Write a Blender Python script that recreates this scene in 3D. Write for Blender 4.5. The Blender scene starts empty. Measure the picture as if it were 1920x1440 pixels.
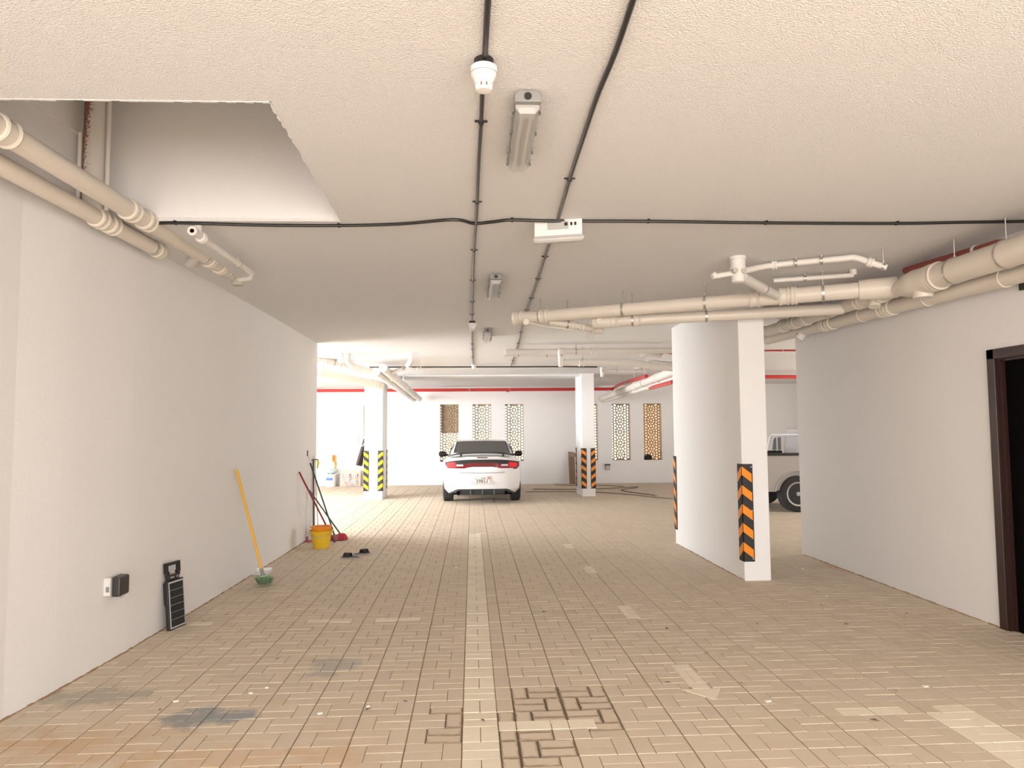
import bpy, bmesh, math, random
from mathutils import Vector, Matrix, Euler
random.seed(7)
R = math.radians
S = bpy.context.scene
COL = S.collection

# ------------------------------------------------------------------ camera
FPX, CX, CY, CAMH = 1337.0, 960.0, 720.0, 1.685
_dy = Vector((884.8 - CX, -(809 - CY), FPX)).normalized()
_dz = Vector((-125.0, 20120.0, FPX)); _dz = (_dz - _dy * _dz.dot(_dy)).normalized()
_dx = _dy.cross(_dz)
if _dx.x < 0: _dx = -_dx
CAM = Vector((0, 0, CAMH))
def ray(px, py):
    c = Vector((px - CX, -(py - CY), FPX))
    return Vector((_dx.dot(c), _dy.dot(c), _dz.dot(c)))
right = Vector((_dx.x, _dy.x, _dz.x)); up = Vector((_dx.y, _dy.y, _dz.y)); fwd = Vector((_dx.z, _dy.z, _dz.z))
cd = bpy.data.cameras.new('camera'); cam = bpy.data.objects.new('camera', cd); COL.objects.link(cam)
cd.sensor_fit = 'HORIZONTAL'; cd.sensor_width = 36.0; cd.lens = FPX / 1920 * 36.0
cd.clip_start = 0.05; cd.clip_end = 500
m = Matrix(((right.x, up.x, -fwd.x, 0), (right.y, up.y, -fwd.y, 0), (right.z, up.z, -fwd.z, CAMH), (0, 0, 0, 1)))
cam.matrix_world = m
S.camera = cam

def FL(px, py, z=0.0):                 # pixel -> point on a level plane
    r = ray(px, py); return CAM + r * ((z - CAMH) / r.z)
def PX(px, py, X):                     # pixel -> point on the plane x = X
    r = ray(px, py); return CAM + r * (X / r.x)
def PY(px, py, Y):                     # pixel -> point on the plane y = Y
    r = ray(px, py); return CAM + r * (Y / r.y)
def zc(x, y): return 3.22 + .008 * x - .008 * (y - 9.5)     # ceiling underside
def CE(px, py, drop=0.0):              # pixel -> point hanging `drop` under the ceiling
    r = ray(px, py)
    t = (3.22 + .076 - drop - CAMH) / (r.z - .008 * r.x + .008 * r.y)
    return CAM + r * t

# ------------------------------------------------------------------ world, lights, exposure
S.view_settings.view_transform = 'Standard'
S.view_settings.look = 'None'
S.view_settings.gamma = 1.0
S.view_settings.use_curve_mapping = False
S.view_settings.exposure = 0.52
W = bpy.data.worlds.new('world'); S.world = W; W.use_nodes = True
wn = W.node_tree.nodes; wl = W.node_tree.links
# white hazy sky, the same all round
wn['Background'].inputs['Color'].default_value = (1.0, .97, .88, 1)
wn['Background'].inputs['Strength'].default_value = 1.15

def area(name, loc, rot, sx, sy, power, color):
    l = bpy.data.lights.new(name, 'AREA'); l.shape = 'RECTANGLE'; l.size = sx; l.size_y = sy
    l.energy = power; l.color = color
    o = bpy.data.objects.new(name, l); COL.objects.link(o); o.location = loc; o.rotation_euler = rot
    return o
sl = bpy.data.lights.new('sun', 'SUN'); sl.energy = 8; sl.angle = R(1.0); sl.color = (1, .98, .96)
so = bpy.data.objects.new('sun', sl); COL.objects.link(so); so.rotation_euler = Euler((R(38), 0, R(-14)))
# daylight entering: vehicle entrance behind the camera, open side far left, open side far right
area('daylight_entrance', (0.85, -6.5, 2.0), (R(90), 0, 0), 11.0, 4.4, 830, (1.0, .965, .965))
area('daylight_side_left', (-9.3, 14.5, 1.6), (R(90), 0, R(-90)), 4.2, 2.9, 1060, (.91, .95, 1.0))
area('daylight_side_right', (12.3, 14.5, 1.6), (R(90), 0, R(90)), 6.0, 2.6, 190, (1.0, .98, .97))

# ------------------------------------------------------------------ materials
MATS = {}
def nd(t, kind, **kw):
    n = t.nodes.new(kind)
    for k, v in kw.items():
        if k in n.inputs: n.inputs[k].default_value = v
        else: setattr(n, k, v)
    return n
def mat(name, col, rough=.6, metal=0., bump=0., bscale=80., var=0., vscale=6., spec=.5, alpha=1., trans=0., emit=0., dirt=None, coat=0.):
    if name in MATS: return MATS[name]
    M_ = bpy.data.materials.new(name); M_.use_nodes = True
    t = M_.node_tree; b = t.nodes['Principled BSDF']
    b.inputs['Base Color'].default_value = (*col, 1); b.inputs['Roughness'].default_value = rough
    b.inputs['Metallic'].default_value = metal; b.inputs['Specular IOR Level'].default_value = spec
    b.inputs['Alpha'].default_value = alpha; b.inputs['Transmission Weight'].default_value = trans
    b.inputs['Coat Weight'].default_value = coat
    tc = nd(t, 'ShaderNodeNewGeometry')
    last = None
    if var or dirt:
        nz = nd(t, 'ShaderNodeTexNoise', Scale=vscale, Detail=5.0, Roughness=.6)
        t.links.new(tc.outputs['Position'], nz.inputs['Vector'])
        mx = nd(t, 'ShaderNodeMix', data_type='RGBA')
        mx.inputs['A'].default_value = (*[c * (1 - var) for c in col], 1)
        mx.inputs['B'].default_value = (*[min(1, c * (1 + var)) for c in col], 1)
        t.links.new(nz.outputs['Fac'], mx.inputs['Factor']); last = mx.outputs['Result']
        if dirt:
            dc, dsc, lo, hi = dirt
            n2 = nd(t, 'ShaderNodeTexNoise', Scale=dsc, Detail=8.0, Roughness=.65)
            t.links.new(tc.outputs['Position'], n2.inputs['Vector'])
            mr = nd(t, 'ShaderNodeMapRange'); mr.inputs['From Min'].default_value = lo; mr.inputs['From Max'].default_value = hi
            t.links.new(n2.outputs['Fac'], mr.inputs['Value'])
            m2 = nd(t, 'ShaderNodeMix', data_type='RGBA'); m2.inputs['B'].default_value = (*dc, 1)
            t.links.new(mr.outputs['Result'], m2.inputs['Factor']); t.links.new(last, m2.inputs['A']); last = m2.outputs['Result']
        t.links.new(last, b.inputs['Base Color'])
    if bump:
        n3 = nd(t, 'ShaderNodeTexNoise', Scale=bscale, Detail=3.0, Roughness=.55)
        t.links.new(tc.outputs['Position'], n3.inputs['Vector'])
        bp = nd(t, 'ShaderNodeBump', Strength=min(bump, 1), Distance=.01*max(1, bump))
        t.links.new(n3.outputs['Fac'], bp.inputs['Height']); t.links.new(bp.outputs['Normal'], b.inputs['Normal'])
    if emit:
        b.inputs['Emission Color'].default_value = (*col, 1); b.inputs['Emission Strength'].default_value = emit
    MATS[name] = M_
    return M_

M_WALL = mat('painted_plaster', (.86, .842, .83), .75, bump=.12, bscale=45, var=.02, vscale=1.2)
M_CEIL = mat('stippled_ceiling_paint', (.865, .845, .83), .85, bump=1.1, bscale=120, var=.015, vscale=2)
M_COLM = mat('column_paint', (.88, .87, .86), .7, bump=.10, bscale=50, var=.02, vscale=1.5)
M_SAND = mat('joint_sand', (.34, .265, .19), .95, bump=.3, bscale=200, var=.25, vscale=3)
M_PIPE = mat('painted_pipe', (.76, .69, .60), .38, bump=.03, bscale=60, var=.03, vscale=5, dirt=((.45, .30, .18), 9, .70, .78))
M_PIPEW = mat('white_pipe', (.80, .76, .71), .4, bump=.05, bscale=90, var=.05, vscale=12)
M_PIPEG = mat('mortar_smeared_pipe', (.62, .58, .52), .85, bump=.8, bscale=120, var=.15, vscale=40)
M_SMEAR = mat('rusty_overpainted_pipe', (.66, .60, .55), .7, bump=.3, bscale=90, var=.08, vscale=20, dirt=((.30, .13, .08), 2.1, .44, .52))
M_REDP = mat('red_fire_pipe', (.55, .03, .025), .35, bump=.02)
M_DRED = mat('dull_red_pipe', (.30, .07, .055), .5)
M_BLACK = mat('black_plastic', (.018, .017, .016), .42)
M_CABLE = mat('black_conduit', (.02, .019, .017), .3)
M_STEEL = mat('galvanised_steel', (.55, .52, .48), .4, metal=.8)
M_CHROME = mat('chrome', (.8, .8, .82), .12, metal=1.)
M_WPLAS = mat('white_plastic', (.82, .80, .77), .4)
M_GPLAS = mat('grey_plastic', (.26, .255, .24), .45)
M_CLEAR = mat('clear_diffuser', (.62, .60, .57), .18, alpha=.62, spec=.8)
M_TUBE = mat('lamp_tube', (.9, .9, .88), .2)
M_BROWN = mat('dark_brown_wood', (.035, .015, .012), .32, bump=.04, bscale=40)
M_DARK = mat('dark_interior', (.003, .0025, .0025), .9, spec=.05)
M_YEL = mat('yellow_reflective', (.90, .72, .005), .4)
M_ORG = mat('orange_reflective', (.95, .30, .008), .4)
M_RUB = mat('black_rubber', (.03, .03, .03), .7, bump=.1, bscale=150)
M_GRAYR = mat('tyre_rubber', (.035, .034, .033), .8, bump=.15, bscale=120)
M_CARW = mat('white_car_paint', (.80, .80, .81), .22, coat=.6)
M_GLASS = mat('tinted_glass', (.06, .06, .06), .06, spec=.9)
M_LAMPR = mat('red_lamp', (.80, .012, .02), .2, coat=.5)
M_LAMPD = mat('dark_red_lens', (.20, .006, .014), .12, coat=.6)
M_TAN = mat('truck_paint', (.47, .44, .42), .3, coat=.3, var=.05, vscale=3)
M_WOOD = mat('old_timber', (.24, .155, .10), .85, bump=.3, bscale=60, var=.25, vscale=14)
M_LATT = mat('cast_lattice', (.36, .30, .19), .85, bump=.1, bscale=90)
M_BEIGE = mat('stone_reveal', (.72, .58, .47), .8)

# ------------------------------------------------------------------ mesh helpers
def top(o):
    while o.parent: o = o.parent
    return o
class MB:
    def __init__(s): s.v = []; s.f = []
    def add(s, vs, fs):
        n = len(s.v); s.v += [tuple(v) for v in vs]; s.f += [tuple(i + n for i in f) for f in fs]; return s
    def box(s, a, b):
        x0, y0, z0 = a; x1, y1, z1 = b
        return s.add([(x0,y0,z0),(x1,y0,z0),(x1,y1,z0),(x0,y1,z0),(x0,y0,z1),(x1,y0,z1),(x1,y1,z1),(x0,y1,z1)],
                     [(3,2,1,0),(4,5,6,7),(0,1,5,4),(1,2,6,5),(2,3,7,6),(3,0,4,7)])
    def obox(s, c, ax, ay, az):           # centre and three half-axes
        c, ax, ay, az = map(Vector, (c, ax, ay, az))
        vs = [c - ax - ay - az, c + ax - ay - az, c + ax + ay - az, c - ax + ay - az, c - ax - ay + az, c + ax - ay + az, c + ax + ay + az, c - ax + ay + az]
        return s.add(vs, [(3,2,1,0),(4,5,6,7),(0,1,5,4),(1,2,6,5),(2,3,7,6),(3,0,4,7)])
    def tube(s, pts, r, n=10, caps=True):
        pts = [Vector(p) for p in pts]; rs = r if isinstance(r, (list, tuple)) else [r] * len(pts)
        u = None; rings = []
        for i, p in enumerate(pts):
            d0 = (p - pts[i-1]).normalized() if i else None
            d1 = (pts[i+1] - p).normalized() if i < len(pts) - 1 else None
            d = (d0 + d1).normalized() if d0 and d1 else (d0 or d1)
            if u is None:
                u = d.cross(Vector((0, 0, 1)) if abs(d.z) < .9 else Vector((1, 0, 0))).normalized()
            else:
                u = (u - d * u.dot(d)).normalized()
            w = d.cross(u)
            k = 1.0
            if d0 and d1: k = 1 / max(.5, d0.dot(d))
            rings.append([p + (u * math.cos(2*math.pi*j/n) * k + w * math.sin(2*math.pi*j/n)) * rs[i] if k < 1.01 else
                          p + (u * math.cos(2*math.pi*j/n) + w * math.sin(2*math.pi*j/n)) * rs[i] for j in range(n)])
        vs = [v for r_ in rings for v in r_]; fs = []
        for i in range(len(rings) - 1):
            for j in range(n):
                a = i*n + j; b = i*n + (j+1) % n
                fs.append((a, b, b + n, a + n))
        if caps:
            fs.append(tuple(reversed(range(n)))); fs.append(tuple(range((len(rings)-1)*n, len(rings)*n)))
        return s.add(vs, fs)
    def lathe(s, o, d, prof, n=20):       # prof: (dist along axis, radius)
        o = Vector(o); d = Vector(d).normalized()
        u = d.cross(Vector((0, 0, 1)) if abs(d.z) < .9 else Vector((1, 0, 0))).normalized(); w = d.cross(u)
        vs = []; fs = []
        for a, r in prof:
            for j in range(n):
                t = 2*math.pi*j/n; vs.append(o + d*a + (u*math.cos(t) + w*math.sin(t)) * max(r, 1e-4))
        for i in range(len(prof) - 1):
            for j in range(n):
                a = i*n+j; b = i*n+(j+1) % n; fs.append((a, b, b+n, a+n))
        fs.append(tuple(reversed(range(n)))); fs.append(tuple(range((len(prof)-1)*n, len(prof)*n)))
        return s.add(vs, fs)
    def prism(s, poly, o, ax, ay, az):    # polygon in (ax, ay), extruded by vector az
        o, ax, ay, az = map(Vector, (o, ax, ay, az)); n = len(poly)
        vs = [o + ax*p[0] + ay*p[1] for p in poly] + [o + ax*p[0] + ay*p[1] + az for p in poly]
        fs = [tuple(reversed(range(n))), tuple(range(n, 2*n))] + [(i, (i+1) % n, (i+1) % n + n, i + n) for i in range(n)]
        return s.add(vs, fs)
    def build(s, name, material, parent=None, smooth=False, local=False, bevel=0, angle=35):
        me = bpy.data.meshes.new(name)
        off = Vector((0, 0, 0))
        if parent is not None and not local: off = top(parent).location
        me.from_pydata([tuple(Vector(v) - off) for v in s.v], [], s.f)
        bm = bmesh.new(); bm.from_mesh(me); bmesh.ops.recalc_face_normals(bm, faces=bm.faces)
        if bevel:
            bmesh.ops.bevel(bm, geom=[e for e in bm.edges if e.is_manifold and e.calc_face_angle(0) > .6], offset=bevel, segments=2, profile=.5, affect='EDGES')
        bm.to_mesh(me); bm.free()
        if smooth:
            for p in me.polygons: p.use_smooth = True
            me.set_sharp_from_angle(angle=R(angle))
        if material: me.materials.append(material)
        o = bpy.data.objects.new(name, me); COL.objects.link(o)
        if parent is not None: o.parent = parent
        return o
def tag(o, label, cat=None, group=None, kind=None):
    if label: o['label'] = label
    if cat: o['category'] = cat
    if group: o['group'] = group
    if kind: o['kind'] = kind
    return o
def thing(name, label, cat, loc=(0, 0, 0), group=None):
    o = bpy.data.objects.new(name, None); COL.objects.link(o); o.location = loc; o.empty_display_size = .1
    return tag(o, label, cat, group)
def struct(name, mb, material, label, parent=None, **kw):
    o = mb.build(name, material, parent, **kw)
    if parent is None: tag(o, label, kind='structure'); o['category'] = name.split('_')[0]
    return o
def dup(root, loc, rotz, label):
    r = root.copy(); COL.objects.link(r); r.location = loc; r.rotation_euler = (0, 0, rotz); r['label'] = label
    def rec(a, b):
        for ch in [c for c in a.children]:
            c = ch.copy(); COL.objects.link(c); c.parent = b; rec(ch, c)
    rec(root, r); return r
def spline(pts, n=6):
    pts = [Vector(p) for p in pts]; out = []
    P = [pts[0]*2 - pts[1]] + pts + [pts[-1]*2 - pts[-2]]
    for i in range(1, len(P) - 2):
        for k in range(n):
            t = k / n; a, b, c, d = P[i-1], P[i], P[i+1], P[i+2]
            out.append(.5*((2*b) + (c-a)*t + (2*a-5*b+4*c-d)*t*t + (3*b-a-3*c+d)*t**3))
    return out + [pts[-1]]

# ================================================================== SETTING
YB = 22.9                                # back wall
XL, XR = -9.0, 12.0
# ---- floor: joint bed and pavers
fl = MB().box((XL, -3.2, -.10), (XR, YB + .3, -.0075))
floor = struct('floor', fl, M_SAND, 'beige block paving with a cream centre stripe')

def damp_zone(x, y): return (.15 < x < .50 and 3.55 < y < 4.5) or (.25 < x < .82 and 4.15 < y < 4.78) or (-.17 < x < -.05 and 3.95 < y < 4.5)
def damp(t, g, c, k=.38):                 # wet dark patches spreading from the open joints beside the stripe
    def msk(cx, cy, rx, ry):
        sb = nd(t, 'ShaderNodeVectorMath', operation='SUBTRACT'); sb.inputs[1].default_value = (cx, cy, 0); t.links.new(g.outputs['Position'], sb.inputs[0])
        ml = nd(t, 'ShaderNodeVectorMath', operation='MULTIPLY'); ml.inputs[1].default_value = (1/rx, 1/ry, 0); t.links.new(sb.outputs[0], ml.inputs[0])
        ln = nd(t, 'ShaderNodeVectorMath', operation='LENGTH'); t.links.new(ml.outputs[0], ln.inputs[0])
        nz = nd(t, 'ShaderNodeTexNoise', Scale=11., Detail=6., Roughness=.6); t.links.new(g.outputs['Position'], nz.inputs['Vector'])
        m1 = nd(t, 'ShaderNodeMath', operation='MULTIPLY_ADD'); t.links.new(nz.outputs['Fac'], m1.inputs[0]); m1.inputs[1].default_value = 2.4; t.links.new(ln.outputs['Value'], m1.inputs[2])
        mr = nd(t, 'ShaderNodeMapRange'); mr.inputs['From Min'].default_value = 2.05; mr.inputs['From Max'].default_value = 1.55; mr.inputs['To Max'].default_value = k
        t.links.new(m1.outputs[0], mr.inputs['Value']); return mr.outputs['Result']
    for z in ((.40, 4.3, .55, .6), (.22, 3.9, .25, .5), (-.12, 4.2, .14, .35)):
        n = nd(t, 'ShaderNodeMix', data_type='RGBA'); n.inputs['B'].default_value = (.20, .145, .095, 1)
        t.links.new(c, n.inputs['A']); t.links.new(msk(*z), n.inputs['Factor']); c = n.outputs['Result']
    return c
def sand_material():
    t = M_SAND.node_tree; b = t.nodes['Principled BSDF']; g = [n for n in t.nodes if n.type == 'NEW_GEOMETRY'][0]
    src = b.inputs['Base Color'].links[0].from_socket
    t.links.new(damp(t, g, src, 1.), b.inputs['Base Color'])
sand_material()
def paver_material():
    M_ = bpy.data.materials.new('concrete_paver'); M_.use_nodes = True; t = M_.node_tree; b = t.nodes['Principled BSDF']
    b.inputs['Roughness'].default_value = .78; b.inputs['Specular IOR Level'].default_value = .35
    at = nd(t, 'ShaderNodeVertexColor', layer_name='tint')
    g = nd(t, 'ShaderNodeNewGeometry')
    def noise(sc, de=6., ro=.6):
        n = nd(t, 'ShaderNodeTexNoise', Scale=sc, Detail=de, Roughness=ro); t.links.new(g.outputs['Position'], n.inputs['Vector']); return n.outputs['Fac']
    def rng(v, lo, hi, a=0., b_=1.):
        n = nd(t, 'ShaderNodeMapRange'); n.inputs['From Min'].default_value = lo; n.inputs['From Max'].default_value = hi
        n.inputs['To Min'].default_value = a; n.inputs['To Max'].default_value = b_
        t.links.new(v, n.inputs['Value']); return n.outputs['Result']
    def mul(a, b_):
        n = nd(t, 'ShaderNodeMath', operation='MULTIPLY')
        for i, q in enumerate((a, b_)):
            if isinstance(q, float): n.inputs[i].default_value = q
            else: t.links.new(q, n.inputs[i])
        return n.outputs[0]
    def mixc(f, a, col):
        n = nd(t, 'ShaderNodeMix', data_type='RGBA'); n.inputs['B'].default_value = (*col, 1)
        t.links.new(a, n.inputs['A']); t.links.new(f, n.inputs['Factor']); return n.outputs['Result']
    def blob(c, rx, ry, soft=.6):         # stain with a noisy outline lying at a place on the floor
        mp = nd(t, 'ShaderNodeVectorMath', operation='SUBTRACT'); mp.inputs[1].default_value = (c[0], c[1], 0)
        t.links.new(g.outputs['Position'], mp.inputs[0])
        dv = nd(t, 'ShaderNodeVectorMath', operation='MULTIPLY'); dv.inputs[1].default_value = (1/rx, 1/ry, 0)
        t.links.new(mp.outputs[0], dv.inputs[0])
        ln = nd(t, 'ShaderNodeVectorMath', operation='LENGTH'); t.links.new(dv.outputs[0], ln.inputs[0])
        ad = nd(t, 'ShaderNodeMath', operation='ADD'); t.links.new(ln.outputs['Value'], ad.inputs[0])
        t.links.new(rng(noise(5.5), .3, .7, -.55, .55), ad.inputs[1])
        return rng(ad.outputs[0], 1.0, soft)
    c = at.outputs['Color']
    c = mixc(rng(noise(14.), .35, .75, 0., .22), c, (.71, .60, .475))
    c = mixc(rng(noise(.9), .45, .8, 0., .35), c, (.60, .49, .36))
    bl = FL(385, 1345); c = mixc(mul(blob(bl, .26, .17), .85), c, (.27, .29, .30))
    bl = FL(170, 1305); c = mixc(mul(blob(bl, .40, .20), .5), c, (.32, .30, .26))
    bl = FL(620, 1248); c = mixc(mul(blob(bl, .22, .25), .5), c, (.34, .35, .33))
    for (px, py, rx, ry, k) in ((80, 1400, .9, .35, .5), (430, 1425, .9, .22, .38), (620, 1430, .3, .5, .25)):
        q = FL(px, py); c = mixc(mul(blob(q, rx, ry, .2), k), c, (.58, .36, .19))
    bl = FL(1600, 1062); c = mixc(mul(blob(bl, .5, .5, .2), .4), c, (.45, .22, .10))
    t.links.new(c, b.inputs['Base Color'])
    bp = nd(t, 'ShaderNodeBump', Strength=.25, Distance=.004); t.links.new(noise(160., 3.), bp.inputs['Height'])
    t.links.new(bp.outputs['Normal'], b.inputs['Normal'])
    return M_
M_PAV = paver_material()
P_ = .1017                                # half-length pitch
GREYS = [(.65, .55, .425), (.665, .565, .44), (.64, .54, .42), (.675, .57, .445), (.655, .555, .435), (.63, .53, .405)]
CREAMS = [(.85, .76, .61), (.88, .79, .64), (.83, .74, .59)]
def paver_faces(L, Wd, tint_z=0.):        # a chamfered paver, long side on x, top at z 0
    gx, gy = .0014, .0012; ch = .0028
    ax, ay = L/2 - gx, Wd/2 - gy; bx, by = ax - ch, ay - ch
    v = [(-ax,-ay,-.03),(ax,-ay,-.03),(ax,ay,-.03),(-ax,ay,-.03), (-ax,-ay,-.003),(ax,-ay,-.003),(ax,ay,-.003),(-ax,ay,-.003), (-bx,-by,0),(bx,-by,0),(bx,by,0),(-bx,by,0)]
    f = [(0,1,5,4),(1,2,6,5),(2,3,7,6),(3,0,4,7),(4,5,9,8),(5,6,10,9),(6,7,11,10),(7,4,8,11),(8,9,10,11)]
    return v, f
PN = .1004                                 # paver size inside a strip
PV, PF = paver_faces(2*PN, PN)
def tint_mesh(me, cols):
    ca = me.color_attributes.new('tint', 'FLOAT_COLOR', 'POINT')
    buf = []
    for c in cols: buf += [c[0], c[1], c[2], 1.]
    ca.data.foreach_set('color', buf)
def paver_mesh(col):
    me = bpy.data.meshes.new('paver'); me.from_pydata(PV, [], PF); tint_mesh(me, [col]*len(PV)); me.materials.append(M_PAV); return me
PM = {('g', i): paver_mesh(c) for i, c in enumerate(GREYS)}
def damp_mesh(col, dark):                  # paver stained along its edges: ring of dark vertices round a clean middle
    ax, ay, o = PN - .004, PN/2 - .004, .0026
    rings = []
    for inset, z in ((0, -.03), (0, -.004), (.003, 0), (.006, 0), (.017, 0)):
        jx = [random.uniform(-.5, .9)*.004*(inset > .004) for _ in range(16)]
        px_ = []
        for k in range(16):
            e, f = divmod(k, 4); f /= 4
            cs = [(-1, -1), (1, -1), (1, 1), (-1, 1)]; a, b_ = cs[e], cs[(e+1) % 4]
            x = (a[0] + (b_[0]-a[0])*f); y = (a[1] + (b_[1]-a[1])*f)
            px_.append((x*(ax - inset - jx[k]), y*(ay - inset - jx[k]), z))
        rings.append(px_)
    v = [p for r_ in rings for p in r_]; fcs = [(i*16 + j, i*16 + (j+1) % 16, (i+1)*16 + (j+1) % 16, (i+1)*16 + j) for i in range(4) for j in range(16)] + [tuple(range(64, 80))]
    me = bpy.data.meshes.new('paver'); me.from_pydata(v, [], fcs)
    tint_mesh(me, [dark]*48 + [tuple((a + b_)/2 for a, b_ in zip(col, dark)) if random.random() < .6 else col for _ in range(16)] + [col]*16); me.materials.append(M_PAV); return me
DM = [damp_mesh(GREYS[i], (.23, .165, .105)) for i in range(5)]
PM.update({('c', i): paver_mesh(c) for i, c in enumerate(CREAMS)})
SX0 = -.057; SX1 = SX0 + 2*P_
Y0 = FL(900, 1391).y                       # a course line
def cream_zone(x, y, vert):
    if SX0 < x < SX1 and y < 12.0: return True
    def inb(x0, x1, y0, y1): return x0 < x < x1 and y0 < y < y1
    # bay marks across the lane
    yb = FL(595, 1166).y
    for a, b in ((-2.5, -2.15), (-1.6, -1.15), (-.78, -.26)):
        if inb(a, b, yb - .055, yb + .055) and not vert: return True
    if inb(2.24, 2.86, 4.19, 4.30) and not vert: return True
    if inb(2.74, 3.02, 3.30, 4.30): return True
    return False
pav = []                                   # (x, y, rot, kind)
def module(x0, y, flip):                   # .3 wide, .2 deep: a header beside two stretchers
    e = (P_ - PN)*1.5
    if flip: a, b = x0 + e + PN/2, x0 + e + 2*PN
    else: a, b = x0 + e + 2.5*PN, x0 + e + PN
    pav.append((a, y + P_, 1)); pav.append((b, y + P_/2, 0)); pav.append((b, y + 1.5*P_, 0))
ny0 = int((-3.0 - Y0) / (2*P_)) - 1; ny1 = int((YB - Y0) / (2*P_))
for j in range(ny0, ny1):
    y = Y0 + j * 2*P_
    if y > 11.9: module(SX0, y, j % 2)
    elif j % 2: pav.append((SX0 + P_, y + P_/2, 0)); pav.append((SX0 + P_, y + 1.5*P_, 0))
    else: pav.append((SX0 + P_/2, y + P_, 1)); pav.append((SX0 + 1.5*P_, y + P_, 1))
    if y <= 11.9: pav.append((SX1 + P_/2, y + P_, 1))
    lo, hi = (-2.75, 4.45) if y < 9.4 else ((-2.7, 11.8) if y < 11.9 else (-8.9, 11.8))
    k = 1
    while SX0 - k*3*P_ > lo - .3: module(SX0 - k*3*P_, y, (j + k) % 2); k += 1
    k = 0
    while SX1 + P_ + k*3*P_ < hi: module(SX1 + P_ + k*3*P_, y, (j + k) % 2); k += 1
def screen(x, y, z=0):
    d = Vector((x, y, z)) - CAM; c = Vector((d.dot(right), d.dot(up), d.dot(fwd)))
    return CX + FPX*c.x/c.z, CY - FPX*c.y/c.z, c.z
vis = []; rest = []
for p in pav:
    x, y, r_ = p
    ok = False
    if y > 2.5:
        sx, sy, dpt = screen(x, y)
        wl_ = -2.72 if y < 12 else -9
        ok = 0 < sx < 1920 and sy < 1440 and wl_ < x
    (vis if ok else rest).append(p)
vis.sort(key=lambda p: p[0]**2 + p[1]**2)
single, rest = vis[:300], vis[300:] + rest
def pick(x, y, r_):
    cz = cream_zone(x, y, r_ == 1)
    i = random.randrange(3 if cz else 6); return ('c' if cz else 'g', i)
for (x, y, r_) in single:
    o = bpy.data.objects.new('paver', PM[pick(x, y, r_)]); COL.objects.link(o); o.parent = floor
    if damp_zone(x, y) and not cream_zone(x, y, r_ == 1): o.data = DM[random.randrange(5)]
    o.location = (x, y, random.uniform(-.0012, .0012)); o.rotation_euler = (random.gauss(0, .004), random.gauss(0, .004), (math.pi/2 if r_ else 0) + random.gauss(0, .003))
vs = []; fs = []; cols = []
for (x, y, r_) in rest:
    k, i = pick(x, y, r_); c = (CREAMS if k == 'c' else GREYS)[i]
    n = len(vs); dz = random.uniform(-.0012, .0012); s1 = random.gauss(0, .004); s2 = random.gauss(0, .004)
    for v in PV:
        vx, vy = (-v[1], v[0]) if r_ else (v[0], v[1])
        vs.append((x + vx, y + vy, v[2] + dz + s1*vx + s2*vy)); cols.append(c)
    fs += [tuple(a + n for a in f) for f in PF]
me = bpy.data.meshes.new('paving'); me.from_pydata(vs, [], fs); tint_mesh(me, cols); me.materials.append(M_PAV)
po = bpy.data.objects.new('paving', me); COL.objects.link(po); po.parent = floor; po['kind'] = 'stuff'
# cream arrow and lane dashes cut into the paving: two end pieces and two long pieces each
def inlay(poly):
    o = MB().prism([p[:2] for p in poly], (0, 0, -.02), (1, 0, 0), (0, 1, 0), (0, 0, .0222)).build('paver', None, floor)
    tint_mesh(o.data, [CREAMS[random.randrange(3)]]*len(o.data.vertices)); o.data.materials.append(M_PAV)
def dash(x0, x1, y0, y1):
    g = .0025; xm = (x0 + x1)/2; e = (y1 - y0)*.22
    for a, b_, c, d in ((x0, x1, y0, y0 + e), (x0, xm, y0 + e, y1 - e), (xm, x1, y0 + e, y1 - e), (x0, x1, y1 - e, y1)):
        inlay([(a + g, c + g), (b_ - g, c + g), (b_ - g, d - g), (a + g, d - g)])
ya, yb_ = FL(1000, 1368.5).y, FL(1000, 1352).y
for a, b_ in ((.150, .246), (.252, .447), (.452, .548), (.553, .705)): inlay([(a, ya), (b_, ya), (b_, yb_), (a, yb_)])
dash(1.425, 1.55, 4.70, 5.18)
inlay([(1.36, 4.695), (1.615, 4.695), (1.52, 4.50)])
for px, py, h in ((1178, 1147, .22), (1105, 1068, .21), (1066, 1024, .2)):
    q = FL(px, py); dash(q.x - .062, q.x + .062, q.y - h, q.y + h)

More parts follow.
